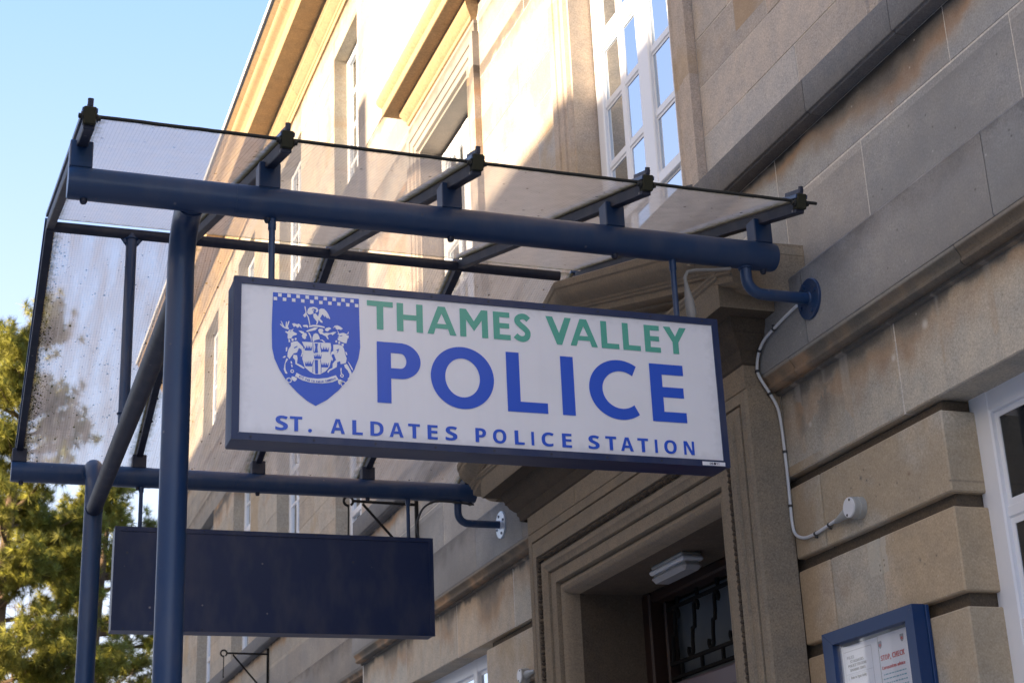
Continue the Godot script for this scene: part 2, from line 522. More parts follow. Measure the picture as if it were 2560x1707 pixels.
# thin dust, runs and chips on painted metal
func wear_image(n: int) -> Image:
	var a := FastNoiseLite.new()
	a.seed = 3
	a.frequency = 0.009
	a.fractal_octaves = 4
	var b := FastNoiseLite.new()
	b.seed = 4
	b.frequency = 0.05
	b.fractal_octaves = 3
	var d := PackedByteArray()
	d.resize(n * n * 4)
	for y in n:
		for x in n:
			# mirrored halves keep the tile seamless
			var u := absi(x - n / 2)
			var v := absi(y - n / 2)
			var s := a.get_noise_2d(u * 1.6, v * 0.7)
			var f := b.get_noise_2d(u * 1.5, v * 0.5)
			var al := clampf(0.04 + 0.22 * s + 0.05 * f, 0.0, 0.17)
			var i := (y * n + x) * 4
			d[i] = 122
			d[i + 1] = 116
			d[i + 2] = 112
			d[i + 3] = int(al * 255.0)
	var r := RandomNumberGenerator.new()
	r.seed = 12
	for k in 60:
		var cx := r.randi() % n
		var cy := r.randi() % n
		var rad := r.randf_range(0.6, 1.7)
		var tone := 190 if r.randf() < 0.6 else 70
		for oy in range(-2, 3):
			for ox in range(-2, 3):
				if Vector2(ox, oy).length() <= rad:
					var i := (posmod(cy + oy, n) * n + posmod(cx + ox, n)) * 4
					d[i] = tone
					d[i + 1] = tone - 6
					d[i + 2] = tone - 14
					d[i + 3] = 130
	return Image.create_from_data(n, n, false, Image.FORMAT_RGBA8, d)

func worn(m: StandardMaterial3D, scale: float) -> StandardMaterial3D:
	m.detail_enabled = true
	m.detail_blend_mode = BaseMaterial3D.BLEND_MODE_MIX
	m.detail_uv_layer = BaseMaterial3D.DETAIL_UV_2
	m.uv2_triplanar = true
	m.uv2_world_triplanar = true
	m.uv2_scale = Vector3.ONE * scale
	m.detail_albedo = M.wear
	return m

# faint rain runs and grime towards the rim of the sign face
func face_image(w: int, h: int) -> Image:
	var a := FastNoiseLite.new()
	a.seed = 31
	a.frequency = 0.02
	a.fractal_octaves = 4
	var d := PackedByteArray()
	d.resize(w * h * 3)
	for y in h:
		for x in w:
			var e := minf(minf(x, w - 1 - x), minf(y, h - 1 - y)) / float(h)
			var s := a.get_noise_2d(x * 2.0, y * 0.12)
			var v := 0.985 - 0.012 * maxf(0.0, s) - 0.045 * smooth(0.07, 0.0, e + 0.04 * a.get_noise_2d(x * 3.0, y * 3.0)) + 0.012 * a.get_noise_2d(x * 0.4, y * 0.4)
			var i := (y * w + x) * 3
			d[i] = clampi(int(v * 255.0), 0, 255)
			d[i + 1] = clampi(int((v - 0.003) * 255.0), 0, 255)
			d[i + 2] = clampi(int((v - 0.006) * 255.0), 0, 255)
	return Image.create_from_data(w, h, false, Image.FORMAT_RGB8, d)

# wired glass with grime: what is dirt or wire is opaque, the rest is clear
func glass_image(w: int, h: int, size: Vector2, haze: float, seed_: int, spots: int, left_growth: bool, streaky: float) -> Image:
	var n1 := FastNoiseLite.new()
	n1.seed = seed_
	n1.frequency = 0.006
	n1.fractal_octaves = 4
	var n2 := FastNoiseLite.new()
	n2.seed = seed_ + 5
	n2.frequency = 0.03
	var d := PackedByteArray()
	d.resize(w * h * 4)
	var mesh_ := 0.0127
	for y in h:
		var wy := fposmod(size.y * y / h, mesh_) / mesh_
		var edge_y := minf(y, h - 1 - y) / float(h) * size.y
		for x in w:
			var wx := fposmod(size.x * x / w, mesh_) / mesh_
			var s := n1.get_noise_2d(x * 2.2, y * (0.35 if streaky > 0.0 else 2.0))
			var f := n2.get_noise_2d(x, y)
			var edge := minf(edge_y, minf(x, w - 1 - x) / float(w) * size.x)
			var grime := smooth(0.05, 0.0, edge + f * 0.03)
			var al := haze + s * (0.05 + 0.22 * streaky) + f * 0.025 + grime * 0.22
			var c := 0.84 - grime * 0.28 + s * (0.02 + 0.06 * streaky)
			if wx < 0.10 or wy < 0.10:
				c = lerpf(c, 0.36, 0.5)
				al += 0.10
			var i := (y * w + x) * 4
			d[i] = clampi(int(c * 255.0), 0, 255)
			d[i + 1] = clampi(int(c * 246.0), 0, 255)
			d[i + 2] = clampi(int((c - 0.05 - grime * 0.06) * 248.0), 0, 255)
			d[i + 3] = clampi(int(al * 255.0), 0, 255)
	var r := RandomNumberGenerator.new()
	r.seed = seed_
	for k in spots:
		var u := r.randf()
		var v := r.randf()
		if left_growth and k % 3 != 0: u = 0.16 * r.randf() * r.randf() + 0.01
		if left_growth and k % 2 == 0: v = 0.35 + 0.65 * v
		var rad := r.randf_range(0.7, 2.2) if r.randf() < 0.85 else r.randf_range(2.5, 5.0)
		var cx := int(u * w)
		var cy := int(v * h)
		for oy in range(-6, 7):
			for ox in range(-6, 7):
				var q := Vector2(ox, oy * 0.8).length()
				if q < rad and cx + ox >= 0 and cx + ox < w and cy + oy >= 0 and cy + oy < h:
					var i := ((cy + oy) * w + cx + ox) * 4
					d[i] = 38
					d[i + 1] = 38
					d[i + 2] = 30
					d[i + 3] = maxi(d[i + 3], int(205 - 60.0 * q / rad))
	return Image.create_from_data(w, h, false, Image.FORMAT_RGBA8, d)

func glass_mat(im: Image) -> StandardMaterial3D:
	var m := mat(Color(1, 1, 1), 0.3)
	m.albedo_texture = ImageTexture.create_from_image(im)
	m.transparency = BaseMaterial3D.TRANSPARENCY_ALPHA
	m.texture_repeat = false
	m.backlight_enabled = true
	m.backlight = Color(1, 1, 1)
	return m

func stone(col: Color, far := false, stained := true) -> StandardMaterial3D:
	var m := mat(col * 1.16, 0.93, 0.0, 0.3)
	m.albedo_texture = M.grain
	m.uv1_triplanar = true
	m.uv1_world_triplanar = true
	m.uv1_scale = Vector3.ONE * (1.15 if not far else 0.6)
	m.heightmap_enabled = true
	m.heightmap_texture = M.grain
	m.heightmap_scale = 0.12
	if stained:
		m.detail_enabled = true
		m.detail_blend_mode = BaseMaterial3D.BLEND_MODE_MIX
		m.detail_uv_layer = BaseMaterial3D.DETAIL_UV_2
		m.detail_albedo = M.stain_far if far else M.stain
	return m

func stones(name_: String, base: Color, n: int, spread: float, far := false, stained := true):
	var out := []
	for i in n:
		var k := 1.0 + spread * (rng.randf() * 2.0 - 1.0)
		var hue := spread * 0.5 * (rng.randf() * 2.0 - 1.0)
		out.append(stone(Color(base.r * k * (1.0 + hue), base.g * k, base.b * k * (1.0 - hue)), far, stained))
	M[name_] = out

func pick(name_: String) -> Material:
	var a: Array = M[name_]
	return a[rng.randi() % a.size()]

func make_materials():
	M.grain = ImageTexture.create_from_image(grain_image(512, 5, 0.36, 0.40))
	M.stain = ImageTexture.create_from_image(stain_image(1536, 563, -12.0, 9.0, 4.50, 3.93, 3.55))
	M.stain_far = ImageTexture.create_from_image(stain_image(768, 384, -26.0, 14.0, 4.50, 3.93, 3.55))
	stones("ashlar", Color(0.54, 0.475, 0.41), 8, 0.13)
	stones("frieze", Color(0.53, 0.50, 0.455), 6, 0.10)
	stones("block", Color(0.60, 0.525, 0.41), 8, 0.13)
	stones("ledge", Color(0.215, 0.205, 0.195), 3, 0.10, false, false)
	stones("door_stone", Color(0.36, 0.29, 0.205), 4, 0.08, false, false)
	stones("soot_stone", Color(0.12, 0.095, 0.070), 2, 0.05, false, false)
	stones("wing", Color(0.52, 0.455, 0.365), 6, 0.06, true)
	stones("eave", Color(0.48, 0.345, 0.20), 3, 0.05, true, false)  # orange put in for sunlight bounced up under the eaves and hoods
	M.mortar = stone(Color(0.76, 0.71, 0.63), false, false)
	M.mortar_far = stone(Color(0.46, 0.41, 0.33), true)
	M.recess = stone(Color(0.15, 0.118, 0.085), false, false)  # brown darkened to put the doorway shade into the stone colour
	# navy paint, dusty
	M.wear = ImageTexture.create_from_image(wear_image(512))
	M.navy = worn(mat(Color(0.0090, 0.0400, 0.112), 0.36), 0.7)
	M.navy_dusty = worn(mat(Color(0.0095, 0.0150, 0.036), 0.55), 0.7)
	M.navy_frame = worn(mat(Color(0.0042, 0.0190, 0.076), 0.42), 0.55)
	M.board = mat(Color(0.0085, 0.038, 0.125), 0.4)
	M.sign_face = mat(Color(0.84, 0.84, 0.86), 0.2)
	M.sign_face.albedo_texture = ImageTexture.create_from_image(face_image(768, 256))
	M.rubber = mat(Color(0.022, 0.022, 0.018), 0.9)
	M.moss = mat(Color(0.030, 0.030, 0.014), 0.95)
	M.moss.albedo_texture = M.grain
	M.moss.uv1_triplanar = true
	M.moss.uv1_world_triplanar = true
	M.moss.uv1_scale = Vector3.ONE * 6.0
	M.iron = mat(Color(0.014, 0.013, 0.012), 0.75, 0.0, 0.25)
	M.zinc = mat(Color(0.55, 0.62, 0.70), 0.35, 0.3)
	M.upvc = mat(Color(0.79, 0.81, 0.84), 0.32)
	M.upvc_line = mat(Color(0.10, 0.10, 0.10), 0.7)
	M.coated = mat(Color(0.58, 0.66, 0.74), 0.03, 1.0)
	M.dark_pane = mat(Color(0.018, 0.022, 0.026), 0.06, 0.0, 0.8)
	M.door_pane = mat(Color(0.15, 0.17, 0.185), 0.3)
	M.wood = mat(Color(0.030, 0.014, 0.009), 0.5)
	M.wood_red = mat(Color(0.16, 0.025, 0.015), 0.4)
	M.sign_white = mat(Color(0.80, 0.80, 0.81), 0.22)
	M.sign_blue = mat(Color(0.026, 0.098, 0.56), 0.25)
	M.sign_green = mat(Color(0.10, 0.40, 0.30), 0.25)
	M.paper = mat(Color(0.74, 0.77, 0.82), 0.6)
	M.ink = mat(Color(0.05, 0.05, 0.055), 0.7)
	M.ink_grey = mat(Color(0.25, 0.26, 0.28), 0.7)
	M.ink_red = mat(Color(0.50, 0.06, 0.045), 0.7)
	M.ink_teal = mat(Color(0.12, 0.33, 0.40), 0.7)
	M.plastic = mat(Color(0.68, 0.68, 0.67), 0.4)
	M.plastic_grey = mat(Color(0.36, 0.36, 0.33), 0.45)
	M.diffuser = mat(Color(0.36, 0.36, 0.36), 0.35)
	M.sleeve = mat(Color(0.27, 0.255, 0.23), 0.6)
	M.clip = mat(Color(0.05, 0.05, 0.05), 0.5)
	M.lead = mat(Color(0.55, 0.57, 0.58), 0.5)
	M.asphalt = mat(Color(0.14, 0.14, 0.137), 0.95)
	M.paving = mat(Color(0.50, 0.475, 0.43), 0.9)
	M.brick_far = mat(Color(0.62, 0.585, 0.52), 0.9)
	M.slate = mat(Color(0.09, 0.09, 0.10), 0.8)
	M.bark = mat(Color(0.13, 0.085, 0.055), 0.95)
	M.twig = mat(Color(0.26, 0.17, 0.10), 0.9)
	M.needle = mat(Color(1, 1, 1), 0.65)
	M.needle.vertex_color_use_as_albedo = true
	M.needle.backlight_enabled = true
	M.needle.backlight = Color(1, 1, 1)
	M.pane_near = glass_mat(glass_image(512, 1536, Vector2(0.62, 2.05), 0.66, 3, 140, false, 0.0))
	M.pane_far = glass_mat(glass_image(512, 1536, Vector2(0.62, 2.05), 0.54, 8, 420, false, 0.7))
	M.pane_end = glass_mat(glass_image(512, 1536, Vector2(0.62, 2.05), 0.62, 14, 2000, true, 0.9))
	M.clear = mat(Color(1, 1, 1), 0.02)
	M.clear.albedo_color = Color(1, 1, 1, 0.06)
	M.clear.transparency = BaseMaterial3D.TRANSPARENCY_ALPHA

# ---------------------------------------------------------------- the police station
const HOME := Vector3(-11.6, 0, 0)
var station: Node3D
var loose := {}   # joined far blocks by material

# a slab with rectangular openings, built from a grid of boxes
func backing(parent: Node, x0: float, x1: float, y0: float, y1: float, z1: float, z0: float, holes: Array, m: Material, far := false) -> MeshInstance3D:
	var g := G.new(HOME, far)
	var xs := [x0, x1]
	var ys := [y0, y1]
	for h in holes:
		for v in [h[0], h[1]]:
			if v > x0 and v < x1 and not xs.has(v): xs.append(v)
		for v in [h[2], h[3]]:
			if v > y0 and v < y1 and not ys.has(v): ys.append(v)
	xs.sort()
	ys.sort()
	for i in xs.size() - 1:
		for j in ys.size() - 1:
			var c := Vector2((xs[i] + xs[i + 1]) / 2.0, (ys[j] + ys[j + 1]) / 2.0)
			var open := false
			for h in holes:
				if c.x > h[0] and c.x < h[1] and c.y > h[2] and c.y < h[3]: open = true
			if not open: g.box(V(xs[i], ys[j], z0), V(xs[i + 1], ys[j + 1], z1))
	return part(parent, "wall", g, m)

# courses of ashlar; joints where asked (cuts[row]) or at random lengths
func lay(parent: Node, x0: float, x1: float, rows: Array, holes: Array, z: float, depth: float, kind: String, lmin: float, lmax: float, cham: float, cuts := {}, far := false, single := true):
	for r in rows.size():
		var y0: float = rows[r][0]
		var y1: float = rows[r][1]
		var free := [[x0, x1]]
		for h in holes:
			if h[3] <= y0 + 0.02 or h[2] >= y1 - 0.02: continue
			var nf := []
			for s in free:
				if h[1] <= s[0] or h[0] >= s[1]: nf.append(s)
				else:
					if h[0] - s[0] > 0.03: nf.append([s[0], h[0]])
					if s[1] - h[1] > 0.03: nf.append([h[1], s[1]])
			free = nf
		for s in free:
			var c := [s[0]]
			if cuts.has(r):
				for v in cuts[r]:
					if v > s[0] + 0.1 and v < s[1] - 0.1: c.append(v)
				c.sort()
				while c[-1] - s[0] > 0.0 and false: pass
			c.append(s[1])
			var e := [c[0]]
			for i in c.size() - 1:
				var p: float = c[i]
				while c[i + 1] - p > lmax * 1.25:
					p += rng.randf_range(lmin, lmax)
					if c[i + 1] - p > lmin * 0.45: e.append(p)
					else: break
				e.append(c[i + 1])
			for i in e.size() - 1:
				var jut := rng.randf_range(-0.0012, 0.0012)
				var a := V(e[i] + 0.0025, y0 + 0.002, z - depth)
				var b := V(e[i + 1] - 0.0025, y1 - 0.002, z + jut)
				var m := pick(kind)
				if single and not (far and (e[i] < -16.2 or y0 > 6.9)):
					var g := G.new(HOME, far)
					g.cbox(a, b, cham)
					part(parent, "stone_block", g, m)
				else:
					if not loose.has(m): loose[m] = G.new(HOME, far)
					loose[m].box(a, b)

func window(parent: Node, label: String, xs: Array, ys: Array, z: float, pane: Material, sash := 0.0):
	var w := sub(parent, "window")
	if label: w.set_meta("label", label)
	var f := G.new(HOME)
	var x0: float = xs[0][0]
	var x1: float = xs[-1][1]
	var y0: float = ys[0][0]
	var y1: float = ys[-1][1]
	for i in xs.size():
		var wide: bool = xs[i][1] - xs[i][0] > 0.055
		var g := f if wide else G.new(HOME)
		var k := 0.0 if wide else -0.012
		g.cbox(V(xs[i][0], y0, z - 0.06), V(xs[i][1], y1, z + k), 0.006)
		if not wide: part(w, "glazing_bar", g, M.upvc)
	for j in ys.size():
		var wide: bool = ys[j][1] - ys[j][0] > 0.055
		var g := f if wide else G.new(HOME)
		var k := -0.003 if wide else -0.015
		g.cbox(V(x0 + 0.01, ys[j][0], z - 0.057), V(x1 - 0.01, ys[j][1], z + k), 0.006)
		if not wide: part(w, "glazing_bar", g, M.upvc)
	part(w, "frame", f, M.upvc)
	if sash > 0.0:
		# the inner rims of the casements, a step behind the frame
		var r := G.new(HOME)
		for i in xs.size() - 1:
			for j in ys.size() - 1:
				var a := V(xs[i][1], ys[j][1], z - 0.03)
				var b := V(xs[i + 1][0], ys[j + 1][0], z - 0.02)
				r.box(a, V(a.x + sash, b.y, b.z))
				r.box(V(b.x - sash, a.y, a.z), b)
				r.box(V(a.x + sash, a.y, a.z), V(b.x - sash, a.y + sash, b.z))
				r.box(V(a.x + sash, b.y - sash, a.z), V(b.x - sash, b.y, b.z))
		part(w, "sash_rim", r, M.upvc)
	for i in xs.size() - 1:
		for j in ys.size() - 1:
			var g := G.new(HOME)
			var a := V(xs[i][1], ys[j][1], z - 0.032)
			var b := V(xs[i + 1][0], ys[j + 1][0], z - 0.024)
			var c := (a + b) / 2.0
			g.xf = Transform3D(Basis.from_euler(V(rng.randf_range(-0.003, 0.003), rng.randf_range(-0.003, 0.003), 0)), c)
			g.box(a - c, b - c)
			part(w, "pane", g, pane)

func hooded(outer0: float, outer1: float, base: float, head: float):
	var arch := P2([0, 0, 0, 0.045, 0.062, 0.045, 0.066, 0.036, 0.122, 0.034, 0.127, 0.024, 0.166, 0.022, 0.174, 0.03, 0.183, 0.03, 0.192, 0.008, 0.205, 0.004, 0.205, -0.17])
	var g := G.new(HOME)
	g.archi(arch, outer0, outer1, base, head + 0.25)
	part(station, "window_architrave", g, pick("ashlar"))
	# horizontal joints cut across the architrave legs
	var hood := sub(station, "window_hood")
	var fz := G.new(HOME)
	fz.cbox(V(outer0 + 0.01, head + 0.252, -0.05), V(outer1 - 0.01, head + 0.345, 0.03), 0.003)
	part(hood, "frieze", fz, pick("ashlar"))
	var c := G.new(HOME)
	c.plan(P2([0, head + 0.65, 0.2, head + 0.63, 0.2, head + 0.605, 0.19, head + 0.58, 0.17, head + 0.555, 0.165, head + 0.55, 0.165, head + 0.485, 0.158, head + 0.48, 0.06, head + 0.478, 0.057, head + 0.44, 0.05, head + 0.43, 0.035, head + 0.40, 0.02, head + 0.385, 0.014, head + 0.38, 0.012, head + 0.35, 0.0, head + 0.345]), outer0 + 0.04, outer1 - 0.04, 0.03)
	part(hood, "cornice", c, pick("eave"))  # same painted bounce orange as the eaves

func pieces(parent: Node, called: String, prof: Array, cuts: Array, kind: String, back := -0.05, far := false):
	for i in cuts.size() - 1:
		var g := G.new(HOME, far)
		g.extr(prof, cuts[i] + 0.002, cuts[i + 1] - 0.002, 0, 0, back)
		part(parent, called, g, pick(kind))

func shift(p: Array, z: float) -> Array:
	var o := []
	for v in p: o.append(Vector2(v.x + z, v.y))
	return o

func build_station():
	station = thing("police_station", "long pale limestone police station with moulded bands, white windows and pedimented doorway", "building", HOME)
	var door_hole := [-7.625, -5.15, -1.0, 3.60]
	var near_hole := [-4.14, -2.3, 1.0, 3.21]
	var far_hole := [-10.4, -8.81, 1.0, 3.21]
	# --- backing walls with openings
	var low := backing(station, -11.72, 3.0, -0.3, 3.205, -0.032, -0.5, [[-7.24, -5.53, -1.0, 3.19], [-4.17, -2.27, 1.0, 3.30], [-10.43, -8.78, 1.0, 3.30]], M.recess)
	var ups := [[-4.24, -2.62], [-7.2, -5.57], [-10.1, -8.52]]
	var holes := [door_hole]
	var back_holes := [[-7.24, -5.53, 3.0, 3.19]]
	for u in ups:
		holes.append([u[0], u[1], 4.64, 7.15])
		back_holes.append([u[0] + 0.19, u[1] - 0.19, 4.60, 6.97])
	var up := backing(station, -11.72, 3.0, 3.213, 10.6, -0.0017, -0.5, back_holes, M.mortar)
	# --- ground floor: channelled blocks and the lintel course
	var rows := []
	for i in 10:
		rows.append([2.891 - 0.3205 * i, 3.168 - 0.3205 * i])
	lay(low, -11.70, 2.9, rows, [door_hole, near_hole, far_hole], 0.0, 0.2, "block", 0.55, 0.95, 0.005, {0: [-4.93], 1: [-4.92, -4.59], 2: [-4.95]})
	lay(low, -11.70, 2.9, [[3.21, 3.545]], [door_hole], 0.0, 0.2, "block", 0.8, 1.2, 0.004, {0: [-4.34, -3.2]})
	# --- string course: moulding and weathered band
	var mould := P2([0.074, 3.617, 0.072, 3.606, 0.066, 3.600, 0.058, 3.590, 0.053, 3.580, 0.052, 3.574, 0.057, 3.570, 0.056, 3.561, 0.049, 3.554, 0.038, 3.550, 0.026, 3.551, 0.018, 3.553, 0.017, 3.541, 0.0, 3.538])
	var band := P2([0.0, 3.958, 0.072, 3.915, 0.08, 3.905, 0.08, 3.628, 0.076, 3.618, 0.0, 3.617])
	pieces(up, "string_moulding", mould, [-5.15, -4.93, -3.85, -2.7, -1.5, -0.3, 1.0, 2.9], "block")
	pieces(up, "string_moulding", mould, [-11.72, -10.6, -9.42, -8.3, -7.63], "block")
	pieces(up, "string_band", band, [-5.15, -4.77, -3.63, -2.5, -1.3, 0.0, 1.4, 2.9], "frieze")
	pieces(up, "string_band", band, [-11.72, -10.9, -9.8, -8.7, -7.9, -7.63], "frieze")
	# --- frieze
	lay(up, -11.70, 2.9, [[3.955, 4.272], [4.276, 4.49]], [], 0.0, 0.1, "frieze", 0.95, 1.25, 0.0012, {0: [-4.39, -3.505], 1: [-5.0, -3.82]})
	# --- sill ledge
	var ledge := P2([0.0, 4.668, 0.058, 4.648, 0.068, 4.640, 0.07, 4.632, 0.07, 4.508, 0.066, 4.500, 0.055, 4.498, 0.052, 4.492, 0.0, 4.490])
	pieces(up, "sill_ledge", ledge, [-11.72, -10.9, -9.9, -8.9, -8.0, -7.27], "ledge")
	pieces(up, "sill_ledge", ledge, [-5.645, -4.62, -4.02, -3.1, -2.0, -0.8, 0.5, 2.9], "ledge")
	pieces(up, "window_sill", P2([0.0, 4.70, 0.10, 4.664, 0.112, 4.655, 0.112, 4.510, 0.105, 4.504, 0.06, 4.500, 0.055, 4.490, 0.0, 4.488]), [-7.268, -5.647], "ledge")
	# --- upper ashlar
	rows = []
	for i in 25:
		rows.append([4.64 + 0.2412 * i, 4.64 + 0.2412 * (i + 1)])
	lay(up, -11.70, -2.2, rows.slice(0, 16), holes, 0.0, 0.1, "ashlar", 0.55, 1.0, 0.0012, {0: [-4.75], 1: [-5.165], 2: [-4.93], 3: [-5.25]})
	lay(up, -11.70, -2.2, rows.slice(16), holes, 0.0, 0.1, "ashlar", 0.7, 1.1, 0.002, {}, false, false)
	for u in ups: hooded(u[0], u[1], 4.62, 6.91)
	# --- windows of the first floor
	window(station, "tall white casement window reflecting blue sky above the door canopy", [[-6.984, -6.900], [-6.684, -6.634], [-6.438, -6.307], [-6.087, -6.052], [-5.79, -5.71]], [[4.616, 4.715], [5.017, 5.079], [5.382, 5.417], [5.744, 5.779], [6.099, 6.209], [6.779, 6.888]], -0.125, M.coated, 0.012)
	window(station, "", [[-9.87, -9.79], [-9.57, -9.53], [-9.37, -9.25], [-9.08, -9.04], [-8.84, -8.76]], [[4.64, 4.74], [5.044, 5.106], [5.412, 5.447], [5.777, 5.812], [6.135, 6.245], [6.54, 6.575], [6.84, 6.93]], -0.15, M.coated, 0.012)
	window(station, "", [[-4.02, -3.94], [-3.48, -3.36], [-2.92, -2.84]], [[4.64, 4.74], [5.044, 5.106], [5.777, 5.812], [6.135, 6.245], [6.84, 6.93]], -0.15, M.coated)
	# --- windows of the ground floor
	window(station, "white ground floor window with dark panes at the right edge", [[-4.17, -4.066], [-3.3, -3.22], [-2.37, -2.27]], [[1.0, 1.1], [2.395, 2.478], [2.79, 2.832], [3.142, 3.235]], -0.13, M.dark_pane, 0.02)
	window(station, "white ground floor window behind the doorway, its panes half bright", [[-10.43, -10.35], [-9.457, -9.382], [-8.86, -8.78]], [[1.0, 1.1], [2.6, 2.64], [3.128, 3.235]], -0.13, M.coated, 0.02)
	# --- the wing beyond, set back by 0.2 m
	var wx := [-13.42, -16.07, -18.72, -21.37, -24.02]
	var wh := []
	for x in wx:
		wh.append([x, x + 1.12, 4.68, 6.92])
		wh.append([x, x + 1.12, 8.15, 9.757])
	var wing := backing(station, -25.2, -11.6, -0.3, 10.6, -0.2017, -0.5, wh, M.mortar_far, true)
	rows = []
	for i in 4: rows.append([2.25 + 0.3205 * i, 2.25 + 0.3205 * (i + 1)])
	rows.append([3.955, 4.272])
	rows.append([4.276, 4.49])
	for i in 23: rows.append([4.64 + 0.2412 * i, 4.64 + 0.2412 * (i + 1)])
	lay(wing, -25.19, -11.73, rows, wh, -0.2, 0.14, "wing", 0.6, 1.0, 0.002, {}, true)
	pieces(wing, "string_moulding", shift(mould, -0.2), [-25.2, -22.6, -20.0, -17.5, -15.2, -13.3, -11.73], "wing", -0.25, true)
	pieces(wing, "string_band", shift(band, -0.2), [-25.2, -22.0, -19.0, -16.4, -14.2, -12.6, -11.73], "wing", -0.25, true)
	pieces(wing, "sill_ledge", shift(ledge, -0.2), [-25.2, -22.7, -20.2, -18.0, -16.0, -14.2, -12.7, -11.73], "ledge", -0.25, true)
	for x in wx:
		window(station, "", [[x - 0.01, x + 0.07], [x + 0.32, x + 0.355], [x + 0.53, x + 0.60], [x + 0.77, x + 0.805], [x + 1.05, x + 1.13]], [[4.66, 4.75], [5.10, 5.16], [5.50, 5.535], [5.86, 5.895], [6.2, 6.28], [6.55, 6.58], [6.85, 6.93]], -0.33, M.coated)
		window(station, "", [[x - 0.01, x + 0.07], [x + 0.32, x + 0.355], [x + 0.53, x + 0.60], [x + 0.77, x + 0.805], [x + 1.05, x + 1.13]], [[8.13, 8.22], [8.55, 8.585], [8.93, 8.965], [9.30, 9.335], [9.69, 9.77]], -0.33, M.coated)
	# --- eaves cornice of the wing, with the main block's at the same height
	var eave := P2([0.30, 10.66, 0.25, 10.63, 0.25, 10.605, 0.24, 10.585, 0.215, 10.565, 0.185, 10.55, 0.165, 10.53, 0.16, 10.51, 0.15, 10.50, 0.15, 10.36, 0.145, 10.35, -0.08, 10.35, -0.085, 10.30, -0.10, 10.285, -0.10, 10.26, -0.115, 10.245, -0.14, 10.20, -0.165, 10.18, -0.165, 10.15, -0.178, 10.14, -0.178, 10.085, -0.2, 10.08])
	var ec := [-25.45]
	while ec[-1] < -12.9: ec.append(ec[-1] + 1.05)
	ec[-1] = -11.73
	pieces(wing, "eaves_cornice", eave, ec, "eave", -0.45, true)
	pieces(up, "eaves_cornice", shift(eave, 0.2), [-11.72, -9.4, -7.0, -4.6, -2.2, 0.2, 2.9], "eave", -0.3, true)
	var gut := G.new(HOME)
	gut.box(V(-25.5, 10.668, 0.1), V(-11.74, 10.70, 0.285))
	part(station, "gutter_shadow_strip", gut, M.rubber)  # black strip standing in for the shaded gap below the gutter
	gut = G.new(HOME)
	gut.box(V(-25.5, 10.70, 0.05), V(-11.74, 10.76, 0.325))
	part(station, "gutter", gut, M.lead)
	# --- roof and rear
	var roof := G.new(HOME)
	roof.box(V(-25.4, 10.4, -9.0), V(-11.6, 10.68, -0.3))
	roof.box(V(-11.6, 10.4, -9.0), V(3.0, 10.68, -0.1))
	roof.box(V(-25.2, -0.2, -9.0), V(3.0, 10.4, -8.6))
	roof.box(V(-25.2, -0.2, -8.6), V(-24.9, 10.4, -0.51))
	roof.box(V(2.7, -0.2, -8.6), V(3.0, 10.4, -0.51))
	part(station, "roof", roof, M.slate)
	for m in loose:
		part(station, "distant_ashlar", loose[m], m, "stuff")
	build_doorway()

